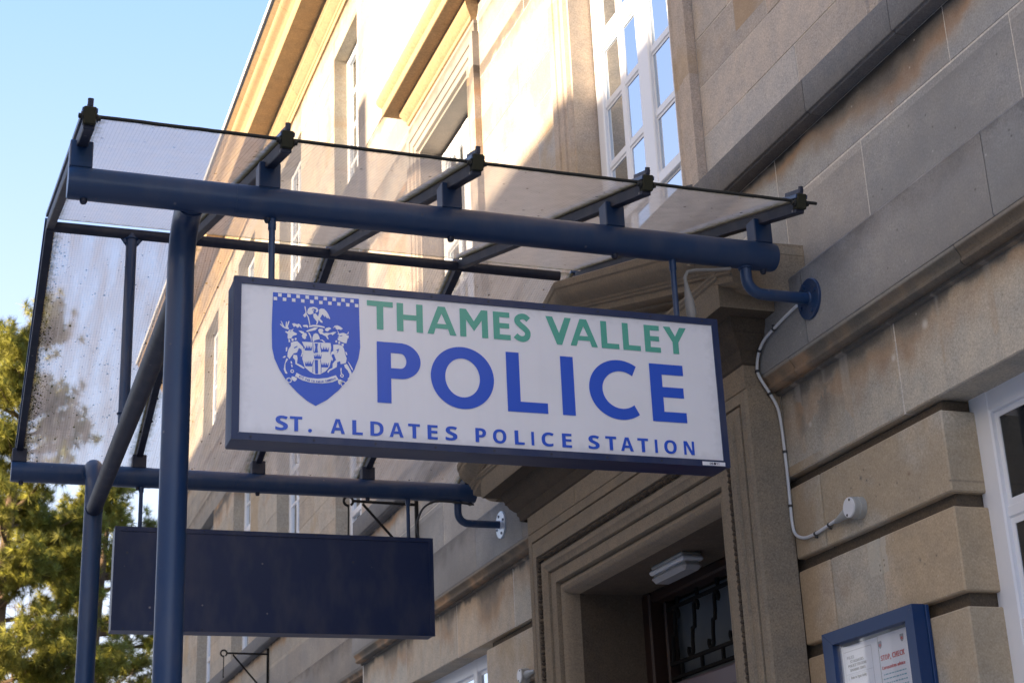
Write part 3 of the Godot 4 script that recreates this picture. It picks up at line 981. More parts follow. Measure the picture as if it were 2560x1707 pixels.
func build_doorway():
	var s := sub(station, "door_surround")
	s.set_meta("label", "moulded stone doorway with triangular pediment and bead-and-reel band, sooty brown")
	var x0 := -7.625
	var x1 := -5.15
	var yt := 3.565
	var prof := P2([0, 0, 0, 0.142, 0.010, 0.152, 0.050, 0.150, 0.052, 0.134, 0.060, 0.134, 0.062, 0.152, 0.105, 0.156, 0.108, 0.168, 0.150, 0.168, 0.154, 0.146, 0.188, 0.144, 0.192, 0.158, 0.215, 0.156, 0.226, 0.146, 0.243, 0.142, 0.246, 0.120, 0.254, 0.120, 0.256, 0.132, 0.310, 0.128, 0.313, 0.094, 0.322, 0.094, 0.328, 0.110, 0.345, 0.116, 0.360, 0.111, 0.369, 0.100, 0.374, 0.084, 0.380, 0.074, 0.382, -0.34])
	# legs and lintel of the architrave are single stones
	var g := G.new(HOME)
	g.archi(prof, x0, x1, -0.1, yt)
	part(s, "architrave", g, M.door_stone[0])
	var beads := G.new(HOME)
	var o := 0.171
	var add_bead := func(p: Vector3, long: bool, along: Vector3):
		var r := 0.0135
		var l := 0.017 if long else 0.0075
		beads.lathe(p - along * l, along, [[0.001, 0.0], [r * 0.75, l * 0.35], [r, l], [r * 0.75, l * 1.65], [0.001, l * 2.0]], 8)
	var x := x0 + o
	var k := 0
	while x < x1 - o:
		add_bead.call(V(x, yt - o, 0.159), k % 3 == 0, Vector3.RIGHT)
		x += 0.026
		k += 1
	for side in [x0 + o, x1 - o]:
		var y := yt - o - 0.03
		k = 0
		while y > 1.9:
			add_bead.call(V(side, y, 0.159), k % 3 == 0, Vector3.UP)
			y -= 0.026
			k += 1
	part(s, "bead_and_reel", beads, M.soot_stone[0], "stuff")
	# frieze blocks
	var cuts := [x0, -6.95, -6.2, x1]
	for i in 3:
		var f := G.new(HOME)
		f.cbox(V(cuts[i] + 0.001, yt - 0.002, -0.05), V(cuts[i + 1] - 0.001, 3.66, 0.150), 0.003)
		part(s, "frieze_block", f, M.door_stone[i % 4])
	# cornice: bed mouldings, soffit, corona
	var c := G.new(HOME)
	c.plan(P2([0.0, 3.975, 0.150, 3.972, 0.170, 3.962, 0.186, 3.958, 0.186, 3.948, 0.178, 3.942, 0.178, 3.934, 0.168, 3.93, 0.168, 3.830, 0.164, 3.824]), x0 - 0.08, x1, 0.148)
	part(s, "cornice", c, M.door_stone[1])
	c = G.new(HOME)
	c.plan(P2([0.164, 3.824, 0.085, 3.822, 0.083, 3.80, 0.075, 3.785, 0.070, 3.775, 0.070, 3.764, 0.060, 3.758, 0.052, 3.74, 0.034, 3.72, 0.022, 3.712, 0.020, 3.694, 0.012, 3.685, 0.010, 3.665, 0.0, 3.658]), x0 - 0.08, x1, 0.148)
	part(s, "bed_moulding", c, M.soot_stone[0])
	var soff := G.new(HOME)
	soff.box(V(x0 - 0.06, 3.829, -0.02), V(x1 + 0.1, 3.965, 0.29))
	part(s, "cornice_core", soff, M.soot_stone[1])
	# raking cornices of the pediment
	var tip_y := 4.045
	var rise := 0.455
	var rake := P2([0.0, 0.012, 0.40, 0.0, 0.408, -0.006, 0.408, -0.036, 0.400, -0.044, 0.398, -0.060, 0.388, -0.080, 0.370, -0.096, 0.352, -0.105, 0.340, -0.112, 0.338, -0.122, 0.330, -0.126, 0.330, -0.136, 0.318, -0.140, 0.318, -0.168, 0.300, -0.176, 0.250, -0.178, 0.246, -0.188, 0.225, -0.198, 0.19, -0.202])
	for side in 2:
		var r := G.new(HOME)
		var tip := -4.86 if side == 0 else -8.0
		var mid := (tip - 6.43) / 2.0
		for e in [[tip, mid + (0.001 if side == 0 else -0.001), 0.0, rise / 2.0], [mid, -6.43, rise / 2.0, rise]]:
			r.extr(rake, e[0], e[1], tip_y + e[2], tip_y + e[3], 0.0)
		part(s, "raking_cornice", r, M.door_stone[2 + side])
		# the top moulding turns back to the wall at the foot of the rake
		var t := G.new(HOME)
		var sg := 1.0 if side == 0 else -1.0
		t.cbox(V(tip - sg * 0.20, tip_y - 0.038, -0.02), V(tip + sg * 0.002, tip_y - 0.002, 0.40), 0.004)
		var q := [[0.0, -0.04], [-0.012, -0.065], [-0.032, -0.088], [-0.06, -0.103], [-0.075, -0.112]]
		for i in 4:
			var a: Array = q[i]
			var b: Array = q[i + 1]
			var n := Vector3(sg * (a[1] - b[1]), b[0] - a[0], 0).normalized()
			t.quad(V(tip + sg * a[0], tip_y + a[1], -0.01), V(tip + sg * a[0], tip_y + a[1], 0.40 + a[0]), V(tip + sg * b[0], tip_y + b[1], 0.40 + b[0]), V(tip + sg * b[0], tip_y + b[1], -0.01), n)
		part(s, "cornice_return", t, M.door_stone[1])
	var ty := G.new(HOME)
	ty.xf = Transform3D(Basis(), Vector3.ZERO)
	ty.flat(PackedVector2Array([Vector2(-7.9, 3.95), Vector2(-4.96, 3.95), Vector2(-6.43, 4.34)]), 0.2)
	part(s, "tympanum", ty, M.door_stone[3])
	# recess: reveals and soffit, their brown darkened to stand for doorway shade
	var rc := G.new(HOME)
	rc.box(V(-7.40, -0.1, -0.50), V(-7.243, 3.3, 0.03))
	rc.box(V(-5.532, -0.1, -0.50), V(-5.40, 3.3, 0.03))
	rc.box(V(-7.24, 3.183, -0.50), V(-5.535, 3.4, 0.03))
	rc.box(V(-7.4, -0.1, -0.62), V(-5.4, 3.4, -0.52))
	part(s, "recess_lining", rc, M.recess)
	# the door with its barred fanlight
	var d := sub(station, "door")
	var fr := G.new(HOME)
	fr.cbox(V(-7.242, -0.1, -0.42), V(-7.155, 3.182, -0.30), 0.01)
	fr.cbox(V(-5.62, -0.1, -0.42), V(-5.533, 3.182, -0.30), 0.01)
	fr.cbox(V(-7.155, 3.13, -0.41), V(-5.62, 3.182, -0.31), 0.01)
	fr.cbox(V(-7.125, 2.62, -0.425), V(-7.10, 3.13, -0.36), 0.008)
	part(d, "frame", fr, M.wood)
	var tr := G.new(HOME)
	tr.cbox(V(-7.155, 2.60, -0.43), V(-5.62, 2.70, -0.29), 0.012)
	part(d, "transom", tr, mat(Color(0.13, 0.105, 0.12), 0.5))
	var lf := G.new(HOME)
	lf.cbox(V(-7.15, 0.0, -0.42), V(-6.39, 2.598, -0.36), 0.01)
	lf.cbox(V(-6.385, 0.0, -0.42), V(-5.625, 2.598, -0.36), 0.01)
	part(d, "leaf", lf, M.wood_red)
	var pn := G.new(HOME)
	pn.box(V(-7.155, 2.70, -0.46), V(-5.62, 3.14, -0.45))
	part(d, "fanlight", pn, M.door_pane)
	var gr := sub(station, "iron_grille")
	var rails := G.new(HOME)
	for y in [3.085, 2.815, 2.745]:
		rails.cbox(V(-7.15, y - 0.009, -0.385), V(-5.625, y + 0.009, -0.367), 0.003)
	part(gr, "rail", rails, M.iron)
	for i in 7:
		var x_ := -7.04 + 0.22 * i
		var sc := G.new(HOME)
		var pts := []
		for a in 9: pts.append(V(x_ + 0.036 + 0.022 * cos(deg_to_rad(-60.0 + 30.0 * a)) + 0.0, 3.05 + 0.022 * sin(deg_to_rad(-60.0 + 30.0 * a)), -0.376))
		pts.append(V(x_ + 0.012, 3.0, -0.376))
		pts.append(V(x_ + 0.004, 2.952, -0.376))
		pts.append(V(x_ - 0.018, 2.95, -0.376))
		pts.append(V(x_ - 0.028, 2.89, -0.376))
		for a in 9: pts.append(V(x_ - 0.054 + 0.024 * cos(deg_to_rad(0.0 - 28.0 * a)), 2.85 + 0.024 * sin(deg_to_rad(0.0 - 28.0 * a)), -0.376))
		sc.tube(pts, 0.0105, 6)
		part(gr, "scroll", sc, M.iron)
		var st := G.new(HOME)
		st.cbox(V(x_ + 0.05, 3.09, -0.384), V(x_ + 0.066, 3.14, -0.368), 0.002)
		st.cbox(V(x_ + 0.05, 2.75, -0.384), V(x_ + 0.066, 2.81, -0.368), 0.002)
		part(gr, "stub_bar", st, M.iron)

# ---------------------------------------------------------------- canopy
const XF := -4.72
const YF := 3.923
const XR := -8.224
const YR := 3.944
const RIDGE := -6.4725
const RAFTERS := [2.706, 2.10, 1.468, 0.858, 0.265]

func build_canopy():
	var o := Vector3(-6.47, 0, 2.34)
	var c := thing("door_canopy", "navy blue tubular steel canopy with gabled wired glass roof over the doorway", "canopy", o)
	for e in [[XF, YF, 0.216, 1], [XR, YR, 0.235, -1]]:
		var g := G.new(o)
		g.tube([V(e[0], e[1], e[2]), V(e[0], e[1], e[2] + 0.01), V(e[0], e[1], 2.735), V(e[0], e[1], 2.742)], [0.050, 0.0535, 0.0535, 0.051], 28)
		var b := part(c, "beam", g, M.navy)
		var sl := G.new(o)
		sl.tube([V(e[0], e[1], 2.035), V(e[0], e[1], 2.21)], 0.0548, 28)
		part(b, "sleeve", sl, M.navy)
		for z in RAFTERS:
			var nt := G.new(o)
			nt.lathe(V(e[0], e[1] - 0.068, minf(z, 2.69)), Vector3.UP, [[0.001, 0.0], [0.009, 0.0], [0.012, 0.006], [0.012, 0.018]], 10)
			part(b, "bolt", nt, M.navy_dusty)
		# wall fixing: bent tube and round plate
		var el := G.new(o)
		var pts := [V(e[0], e[1] - 0.04, 0.338), V(e[0], 3.835, 0.338)]
		for a in range(0, 10):
			var t := deg_to_rad(10.0 * a)
			pts.append(V(e[0], 3.832 - 0.06 * sin(t), 0.278 + 0.06 * cos(t)))
		pts.append(V(e[0], 3.772, 0.09))
		el.tube(pts, 0.0215, 18)
		var w := part(c, "wall_bracket", el, M.navy)
		var fl := G.new(o)
		fl.lathe(V(e[0], 3.772, 0.080), Vector3.BACK, [[0.078, 0.0], [0.078, 0.008], [0.075, 0.0105], [0.026, 0.0105], [0.023, 0.016]], 40)
		part(w, "flange", fl, M.navy if e[0] > -5.0 else M.zinc)
		for an in [20.0, 110.0, 200.0, 290.0]:
			var bo := G.new(o)
			bo.lathe(V(e[0] + 0.055 * cos(deg_to_rad(an)), 3.772 + 0.055 * sin(deg_to_rad(an)), 0.0902), Vector3.BACK, [[0.008, 0.0], [0.008, 0.005], [0.001, 0.006]], 6)
			part(w, "bolt", bo, M.navy)
		# posts with a swan neck into the beam
		var s: float = e[3]
		var xp: float = e[0] - s * 0.263
		var post := G.new(o)
		var pp := [V(xp, 0.0, 2.343), V(xp, e[1] - 0.155, 2.343)]
		for a in range(1, 10):
			var t := deg_to_rad(10.0 * a)
			pp.append(V(xp + s * 0.15 * (1.0 - cos(t)), e[1] - 0.15 + 0.15 * sin(t), 2.343))
		pp.append(V(e[0] - s * 0.02, e[1], 2.343))
		post.tube(pp, 0.0457, 28)
		part(c, "post", post, M.navy)
	# weld beads where the tubes meet
	for e in [[V(-5.018, 3.689, 2.343), Vector3.RIGHT, 0.0405], [V(-7.925, 3.689, 2.343), Vector3.RIGHT, 0.0405], [V(XF - 0.052, YF, 2.343), Vector3.RIGHT, 0.048], [V(XR + 0.052, YR, 2.343), Vector3.RIGHT, 0.048], [V(RIDGE, 3.728, 2.3625), Vector3.UP, 0.0255], [V(RIDGE, 4.526, 2.3625), Vector3.UP, 0.0255], [V(XF, 3.868, 0.338), Vector3.UP, 0.0235], [V(XR, 3.888, 0.338), Vector3.UP, 0.0235]]:
		var wd := G.new(o)
		var u: Vector3 = e[1].cross(Vector3.BACK).normalized()
		var ring := []
		for k in 25:
			var an := TAU * k / 24.0
			ring.append(e[0] + (u * cos(an) + Vector3.BACK * sin(an)) * e[2])
		wd.tube(ring, 0.0042, 6, false)
		part(c, "weld", wd, M.navy)
	var g := G.new(o)
	g.tube([V(-4.99, 3.689, 2.343), V(-7.96, 3.689, 2.343)], 0.0385, 22)
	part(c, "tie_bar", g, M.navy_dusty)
	g = G.new(o)
	g.tube([V(RIDGE, 3.69, 2.3625), V(RIDGE, 4.55, 2.3625)], 0.0235, 18)
	var kp := part(c, "king_post", g, M.navy)
	var gs := G.new(o)
	for s in [-1.0, 1.0]:
		gs.tri(V(RIDGE, 4.53, 2.3625 + s * 0.02), V(RIDGE, 4.535, 2.3625 + s * 0.055), V(RIDGE, 4.49, 2.3625 + s * 0.022), Vector3.RIGHT, Vector3.RIGHT, Vector3.RIGHT)
		gs.box(V(RIDGE - 0.006, 4.505, 2.3625 + s * 0.022), V(RIDGE + 0.006, 4.535, 2.3625 + s * 0.034))
	part(kp, "gusset", gs, M.navy)
	g = G.new(o)
	g.tube([V(RIDGE, 4.55, 0.36), V(RIDGE, 4.55, 2.722)], 0.0235, 18)
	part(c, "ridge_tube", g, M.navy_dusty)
	# rafters, their cover strips, brackets
	var n0 := V(-6.46, 4.580, 0)
	var n1 := V(-4.43, 4.014, 0)
	var f0 := V(-6.49, 4.580, 0)
	var f1 := V(-8.49, 4.010, 0)
	for i in 5:
		var z: float = RAFTERS[i]
		for side in 2:
			var a := n0 if side == 0 else f0
			var b := n1 if side == 0 else f1
			var dirv := (b - a).normalized()
			var up := Vector3(-dirv.y, dirv.x, 0)
			if up.y < 0.0: up = -up
			var zz := V(0, 0, z)
			var r := G.new(o)
			r.beam(a - up * 0.026 + zz, b + dirv * 0.02 - up * 0.026 + zz, 0.034, 0.040, up)
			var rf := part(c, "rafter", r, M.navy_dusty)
			var cv := G.new(o)
			cv.beam(a + up * 0.013 + zz, b + dirv * 0.028 + up * 0.013 + zz, 0.046, 0.014, up)
			cv.beam(a + up * 0.025 + zz, b + dirv * 0.026 + up * 0.025 + zz, 0.012, 0.010, up)
			part(rf, "cover_strip", cv, M.navy)
			if side == 0:
				var e := b + dirv * 0.018 + zz
				var cap := G.new(o)
				cap.beam(e - dirv * 0.02 - up * 0.006, e + dirv * 0.014 - up * 0.004, 0.038, 0.056, up)
				part(rf, "end_cap", cap, M.moss)
				for sd in [-1.0, 1.0]:
					var nu := G.new(o)
					nu.lathe(e + V(0, 0, sd * 0.021) - up * rng.randf_range(0.004, 0.012), V(0, 0, sd), [[0.013, 0.0], [0.013, 0.004], [0.008, 0.0045], [0.008, 0.012], [0.0001, 0.013]], 6)
					part(rf, "nut", nu, M.rubber)
				var bt := G.new(o)
				bt.lathe(e + up * 0.024, up, [[0.009, 0.0], [0.009, 0.026], [0.001, 0.028]], 8)
				bt.beam(e + up * 0.034 - dirv * 0.1, e + up * 0.034 + dirv * 0.01, 0.014, 0.016, up)
				part(rf, "bolt", bt, M.navy_dusty)
		for e in [[XF, YF], [XR, YR]]:
			var br := G.new(o)
			br.cbox(V(e[0] - 0.032, e[1] + 0.045, z - 0.036), V(e[0] + 0.032, 4.062, z + 0.036), 0.003)
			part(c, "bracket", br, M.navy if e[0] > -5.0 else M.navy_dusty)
	# rafter brackets carry wired glass, two slopes of four panes
	for i in 4:
		var za: float = RAFTERS[i] - 0.012
		var zb: float = RAFTERS[i + 1] + 0.012
		for side in 2:
			var a := n0 if side == 0 else f0
			var b := n1 if side == 0 else f1
			var nn := Vector3(0.27, 1, 0) if side == 0 else Vector3(-0.27, 1, 0)
			nn = -nn.normalized()
			var p := G.new(o)
			var q := [a + V(0, 0, za), a + V(0, 0, zb), b + V(0, 0, zb), b + V(0, 0, za)]
			var uv := [Vector2(0, 0), Vector2(1, 0), Vector2(1, 1), Vector2(0, 1)]
			if i % 2: uv = [Vector2(1, 0), Vector2(0, 0), Vector2(0, 1), Vector2(1, 1)]
			p.tri(q[0], q[1], q[2], nn, nn, nn, uv[0], uv[1], uv[2])
			p.tri(q[0], q[2], q[3], nn, nn, nn, uv[0], uv[2], uv[3])
			part(c, "glass_pane", p, M.pane_near if side == 0 else (M.pane_end if i == 0 else M.pane_far))
	for side in 2:
		var b := n1 if side == 0 else f1
		var sl := G.new(o)
		var pts := []
		for k in 60:
			pts.append(b + V(0, rng.randf_range(-0.0006, 0.0006), lerpf(2.715, 0.19, k / 59.0)))
		sl.tube(pts, 0.0062, 8)
		part(c, "edge_seal", sl, M.rubber)
	# moss and grime caught along the feet of the far rafters
	var mo := G.new(o)
	for k in 90:
		var z: float = RAFTERS[1 + (k % 3)] + rng.randf_range(-0.03, 0.03)
		var t := rng.randf_range(0.05, 0.98)
		var p := f0.lerp(f1, t) + V(0, -0.012, z)
		mo.lathe(p - V(0, 0.005, 0), Vector3.UP, [[0.001, -0.006], [rng.randf_range(0.004, 0.011), 0.0], [0.001, 0.009]], 6)
	part(c, "moss", mo, M.moss, "stuff")

# ---------------------------------------------------------------- signs
func glyphs(home: Node, what: String, d: float, m: Material):
	var b := 0.4013
	var t := 0.5003
	var poly := func(a: Array):
		var q := G.new()
		q.flat(PackedVector2Array(P2(a)), d)
		part(home, "letter", q, m)
	var g := G.new()
	if what == "green":
		var w := 0.0222
		var h := 0.0185
		poly.call([0.4349, t, 0.5229, t, 0.5229, t - h, 0.4900, t - h, 0.4900, b, 0.4676, b, 0.4676, t - h, 0.4349, t - h])
		var l := 0.5356
		var r := 0.6246
		poly.call([l, b, l, t, l + w, t, l + w, 0.4605, r - w, 0.4605, r - w, t, r, t, r, b, r - w, b, r - w, 0.4425, l + w, 0.4425, l + w, b])
		for a in [[0.6393, 0.7399], [1.1467, 1.2465]]:
			var mx: float = (a[0] + a[1]) / 2.0
			var ag := G.new()
			for s in [-1.0, 1.0]:
				ag.flat(PackedVector2Array(P2([mx + s * 0.0503, b, mx + s * 0.0125, t, mx, t, mx, t - 0.0255, mx + s * 0.0158, 0.4385, mx, 0.4385, mx, 0.4220, mx + s * 0.0215, 0.4220, mx + s * 0.0278, b])), d)
			part(home, "letter", ag, m)
		l = 0.7530
		r = 0.8512
		var mx := (l + r) / 2.0
		poly.call([l, b, l, t, l + 0.0225, t, mx, 0.4580, r - 0.0225, t, r, t, r, b, r - 0.0215, b, r - 0.0215, 0.4625, mx, 0.4230, l + 0.0215, 0.4625, l + 0.0215, b])
		for a in [[0.8706, 0.9311], [1.4240, 1.4838]]:
			l = a[0]
			r = a[1]
			poly.call([l, b, l, t, r - 0.002, t, r - 0.002, t - h, l + w, t - h, l + w, 0.4605, r - 0.004, 0.4605, r - 0.004, 0.4425, l + w, 0.4425, l + w, b + h, r, b + h, r, b])
		g.stroke(P2([0.9965, 0.4800, 0.9850, 0.4895, 0.9720, 0.4905, 0.9590, 0.4830, 0.9570, 0.4710, 0.9680, 0.4590, 0.9820, 0.4475, 0.9925, 0.4340, 0.9890, 0.4170, 0.9745, 0.4092, 0.9590, 0.4125, 0.9485, 0.4210]), 0.0205, d)
		part(home, "letter", g, m)
		poly.call([1.0594, t, 1.0840, t, 1.1062, 0.4420, 1.1290, t, 1.1527, t, 1.1155, b - 0.001, 1.0970, b - 0.001])
		for a in [[1.2608, 1.3269], [1.3415, 1.4076]]:
			poly.call([a[0], b, a[0], t, a[0] + w, t, a[0] + w, b + h, a[1], b + h, a[1], b])
		poly.call([1.4976, t, 1.5235, t, 1.5417, 0.4660, 1.5600, t, 1.5859, t, 1.5530, 0.4440, 1.5530, b, 1.5306, b, 1.5306, 0.4440])
	else:
		b = 0.1505
		t = 0.3590
		g.rect(0.4665, b, 0.5135, t, d)
		g.rect(0.5135, 0.3226, 0.5450, t, d)
		g.rect(0.5135, 0.2350, 0.5450, 0.2705, d)
		g.arc(Vector2(0.5450, 0.2970), Vector2(0.0686, 0.0620), Vector2(0.5450, 0.29655), Vector2(0.0202, 0.02605), -90, 90, -90, 90, d, 30)
		part(home, "letter", g, m)
		g = G.new()
		g.arc(Vector2(0.7562, 0.2552), Vector2(0.1090, 0.1076), Vector2(0.7562, 0.2550), Vector2(0.0596, 0.0674), 0, 360, 0, 360, d, 72)
		part(home, "letter", g, m)
		poly.call([0.9100, b, 0.9100, t, 0.9562, t, 0.9562, 0.1868, 1.0523, 0.1868, 1.0523, b])
		poly.call([1.1044, b, 1.1508, b, 1.1508, t, 1.1044, t])
		g = G.new()
		g.arc(Vector2(1.3180, 0.2541), Vector2(0.1130, 0.1069), Vector2(1.3230, 0.2538), Vector2(0.0692, 0.0671), 55, 307, 51, 310, d, 56)
		part(home, "letter", g, m)
		poly.call([1.4332, b, 1.4332, t, 1.5606, t, 1.5606, 0.3212, 1.4788, 0.3212, 1.4788, 0.2760, 1.5572, 0.2760, 1.5572, 0.2388, 1.4788, 0.2388, 1.4788, 0.1867, 1.5620, 0.1867, 1.5620, b])

func font(which: String, bold: bool) -> SystemFont:
	var f := SystemFont.new()
	f.font_names = PackedStringArray([which])
	f.font_weight = 700 if bold else 400
	return f

func letters(text: String, f: Font, cap: float, deep := 0.002) -> TextMesh:
	var t := TextMesh.new()
	t.text = text
	t.font = f
	t.font_size = 48
	t.pixel_size = cap / (48.0 * 0.714)
	t.depth = deep
	t.curve_step = 1.0
	t.horizontal_alignment = HORIZONTAL_ALIGNMENT_LEFT
	t.vertical_alignment = VERTICAL_ALIGNMENT_BOTTOM
	return t

# a word, its left edge at x and its baseline at y, optionally squeezed to a width
func word(st: SurfaceTool, text: String, f: Font, cap: float, x: float, y: float, d: float, width := 0.0, base_of := "H"):
	var t := letters(text, f, cap)
	var h := letters(base_of, f, cap)
	var bb := t.get_aabb()
	var k := width / bb.size.x if width > 0.0 else 1.0
	st.append_from(t, 0, Transform3D(Basis().scaled(Vector3(k, 1, 1)), Vector3(x - bb.position.x * k, y - h.get_aabb().position.y, d)))

func text_part(parent: Node, called: String, st: SurfaceTool, m: Material):
	var o := MeshInstance3D.new()
	o.name = called
	o.mesh = st.commit()
	o.mesh.surface_set_material(0, m)
	parent.add_child(o, true)

func outline(s: String) -> PackedVector2Array:
	var out := PackedVector2Array()
	for q in s.split(","):
		var v := q.split(" ")
		out.append(Vector2(0.1233 + float(v[0]) / 1000.0, 0.5009 - float(v[1]) / 1000.0))
	return out

func sign_box(called: String, label: String, base: Vector3, w: float, h: float, lit: bool) -> Node3D:
	var s := thing(called, label, "sign", base)
	s.rotation.y = PI / 2          # its x runs towards the wall, its z faces along the street
	var body := G.new()
	body.cbox(V(0.002, 0.002, -0.126), V(w - 0.002, h - 0.002, -0.006), 0.004)
	part(s, "box", body, M.navy_frame)
	# mitred front rim
	var rim := 0.0235
	var d := 0.0
	for k in 4:
		var g := G.new()
		var o := [Vector2(0, 0), Vector2(w, 0), Vector2(w, h), Vector2(0, h)]
		var i := [Vector2(rim, rim), Vector2(w - rim, rim), Vector2(w - rim, h - rim), Vector2(rim, h - rim)]
		var a: Vector2 = o[k]
		var b: Vector2 = o[(k + 1) % 4]
		var c: Vector2 = i[(k + 1) % 4]
		var e: Vector2 = i[k]
		var along := (b - a).normalized() * 0.0006
		a += along
		e += along
		b -= along
		c -= along
		g.quad(V(a.x, a.y, d), V(b.x, b.y, d), V(c.x, c.y, d), V(e.x, e.y, d), Vector3.BACK)
		var out := Vector3((b - a).y, -(b - a).x, 0).normalized()
		g.quad(V(a.x, a.y, d), V(b.x, b.y, d), V(b.x, b.y, -0.02), V(a.x, a.y, -0.02), out)
		g.quad(V(e.x, e.y, d), V(c.x, c.y, d), V(c.x, c.y, -0.006), V(e.x, e.y, -0.006), -out)
		part(s, "rim", g, M.navy_frame)
	var face := G.new()
	face.rect(rim - 0.002, rim - 0.002, w - rim + 0.002, h - rim + 0.002, -0.0045)
	part(s, "face_panel", face, M.sign_face if lit else M.navy_frame)
	for k in 9:
		for y in [0.011, h - 0.011]:
			var sc := G.new()
			sc.lathe(V(0.06 + (w - 0.12) * k / 8.0, y, 0.0), Vector3.BACK, [[0.0045, -0.001], [0.0045, 0.0012], [0.0001, 0.0018]], 8)
			part(s, "screw", sc, M.navy_dusty)
	for x in [0.1305, 1.584]:
		var r := G.new()
		r.tube([V(x, h - 0.004, -0.06), V(x, h + 0.20, -0.06), V(x, h + 0.2005, -0.06), V(x, h + 0.255, -0.06)], [0.0105, 0.0105, 0.0135, 0.0135], 14)
		part(s, "hanging_rod", r, M.navy)
	for x in [0.30, 0.95]:
		var ov := G.new()
		ov.cbox(V(x, h - 0.001, -0.11), V(x + 0.16, h + 0.006, -0.02), 0.002)
		part(s, "top_plate", ov, M.navy_dusty)
	return s

func build_signs():
	var s := sign_box("police_sign", "white lightbox sign reading THAMES VALLEY POLICE with blue shield, hung under the canopy", V(-4.662, 3.088, 2.2155), 1.711, 0.544, true)
	var d := -0.0032
	var g: G
	glyphs(sub(s, "green_lettering"), "green", d, M.sign_green)
	glyphs(sub(s, "blue_lettering"), "blue", d, M.sign_blue)
	var bold := font("Droid Sans", true)
	var st: SurfaceTool
	var small := sub(s, "small_lettering")
	var line := "ST.ALDATESPOLICESTATION"
	var at := [0.1372, 0.1832, 0.2413, 0.3134, 0.3834, 0.4423, 0.5053, 0.5672, 0.6316, 0.6921, 0.7941, 0.8543, 0.9295, 0.9874, 1.0238, 1.0964, 1.1901, 1.2521, 1.3075, 1.3694, 1.4329, 1.4677, 1.5412]
	var wide := {"S": 0.0395, "T": 0.0389, ".": 0.0117, "A": 0.0456, "L": 0.0337, "D": 0.0428, "E": 0.0337, "P": 0.036, "O": 0.0455, "I": 0.0095, "C": 0.0425, "N": 0.0385}
	for i in line.length():
		if line[i] == "I":
			var bar := G.new()
			bar.rect(at[i], 0.0382, at[i] + 0.0098, 0.0848, d)
			part(small, "letter", bar, M.sign_blue)
			continue
		st = SurfaceTool.new()
		word(st, line[i], bold, 0.0466, at[i], 0.0382, d, wide[line[i]])
		text_part(small, "letter", st, M.sign_blue)
	# shield
	g = G.new()
	g.flat(outline(SHIELD), d)
	var sh := part(s, "shield", g, M.sign_blue)
	g = G.new()
	for i in 9:
		var x := 0.1233 + 0.0185 + 0.0297 * i
		var y := 0.5009 - 0.0040 + 0.00015 * i
		g.rect(x, y - 0.0115, x + 0.0115, y, d + 0.0007)
	for i in 10:
		var x := 0.1233 + 0.0040 + 0.0297 * i
		var y := 0.5009 - 0.0180
		g.rect(x, y - 0.0115, x + 0.0115, y, d + 0.0007)
	part(sh, "chequer", g, M.sign_white)
	g = G.new()
	for p in CREST_WHITE: g.flat(outline(p), d + 0.0007)
	for q in [[66, 266, 6], [227, 269, 6], [56, 297, 9], [231, 296, 9]]:
		g.arc(Vector2(0.1233 + q[0] / 1000.0, 0.5009 - q[1] / 1000.0), Vector2.ONE * q[2] / 1000.0, Vector2(0.1233 + q[0] / 1000.0, 0.5009 - q[1] / 1000.0), Vector2.ONE * (q[2] - 3) / 1000.0, 0, 360, 0, 360, d + 0.0007, 18)
	part(sh, "coat_of_arms", g, M.sign_white)
	g = G.new()
	for p in CREST_BLUE: g.flat(outline(p), d + 0.0014)
	part(sh, "arms_detail", g, M.sign_blue)
	st = SurfaceTool.new()
	var serif := font("Droid Serif", true)
	var motto := "SIT PAX IN VALLE TAMESIS"
	for i in motto.length():
		if motto[i] == " ": continue
		var u := (i + 0.5) / motto.length()
		var px := 0.1233 + lerpf(0.086, 0.208, u)
		var py := 0.5009 - (0.2800 + 0.0165 * sin(PI * clampf(u * 0.96 + 0.02, 0.0, 1.0)))
		var t := letters(motto[i], serif, 0.0062)
		st.append_from(t, 0, Transform3D(Basis(Vector3.BACK, deg_to_rad(lerpf(-24.0, 20.0, u))).scaled(Vector3(0.8, 1, 1)), V(px - 0.002, py - 0.004, d + 0.0012)))
	text_part(sh, "motto", st, M.sign_blue)
	# asset sticker on the lower rim
	g = G.new()
	g.rect(1.6042, 0.0035, 1.6905, 0.0168, 0.0008)
	part(s, "sticker", g, M.sign_white)
	st = SurfaceTool.new()
	word(st, "DB 5/11", font("Droid Sans", false), 0.0075, 1.632, 0.0065, 0.0012)
	text_part(s, "sticker_lettering", st, M.ink)
	sign_box("rear_sign", "plain dark navy back of a second sign box hung under the far canopy beam", V(-8.161, 3.128, 2.213), 1.706, 0.536, false)

# ---------------------------------------------------------------- small things on the walls
func cable(called: String, label: String, pts: Array, r: float, m: Material, clips: Array) -> Node3D:
	var t := thing(called, label, "cable", pts[0])
	var c := Curve3D.new()
	for i in pts.size():
		var tan: Vector3 = (pts[mini(i + 1, pts.size() - 1)] - pts[maxi(i - 1, 0)]) / 6.0
		c.add_point(pts[i], -tan, tan)
	c.bake_interval = 0.012
	var g := G.new(pts[0])
	g.tube(Array(c.get_baked_points()), r, 10)
	part(t, "sheath", g, m)
	for k in clips:
		var p: Vector3 = pts[k]
		var dirv: Vector3 = (pts[mini(k + 1, pts.size() - 1)] - pts[k - 1]).normalized()
		var q := G.new(pts[0])
		q.tube([p - dirv * 0.005, p + dirv * 0.005], r * 1.35, 10)
		q.lathe(p + dirv.cross(Vector3.BACK).normalized() * r * 2.2, Vector3.BACK, [[0.004, -0.006], [0.004, 0.004], [0.001, 0.005]], 8)
		part(t, "clip", q, M.clip)
	return t

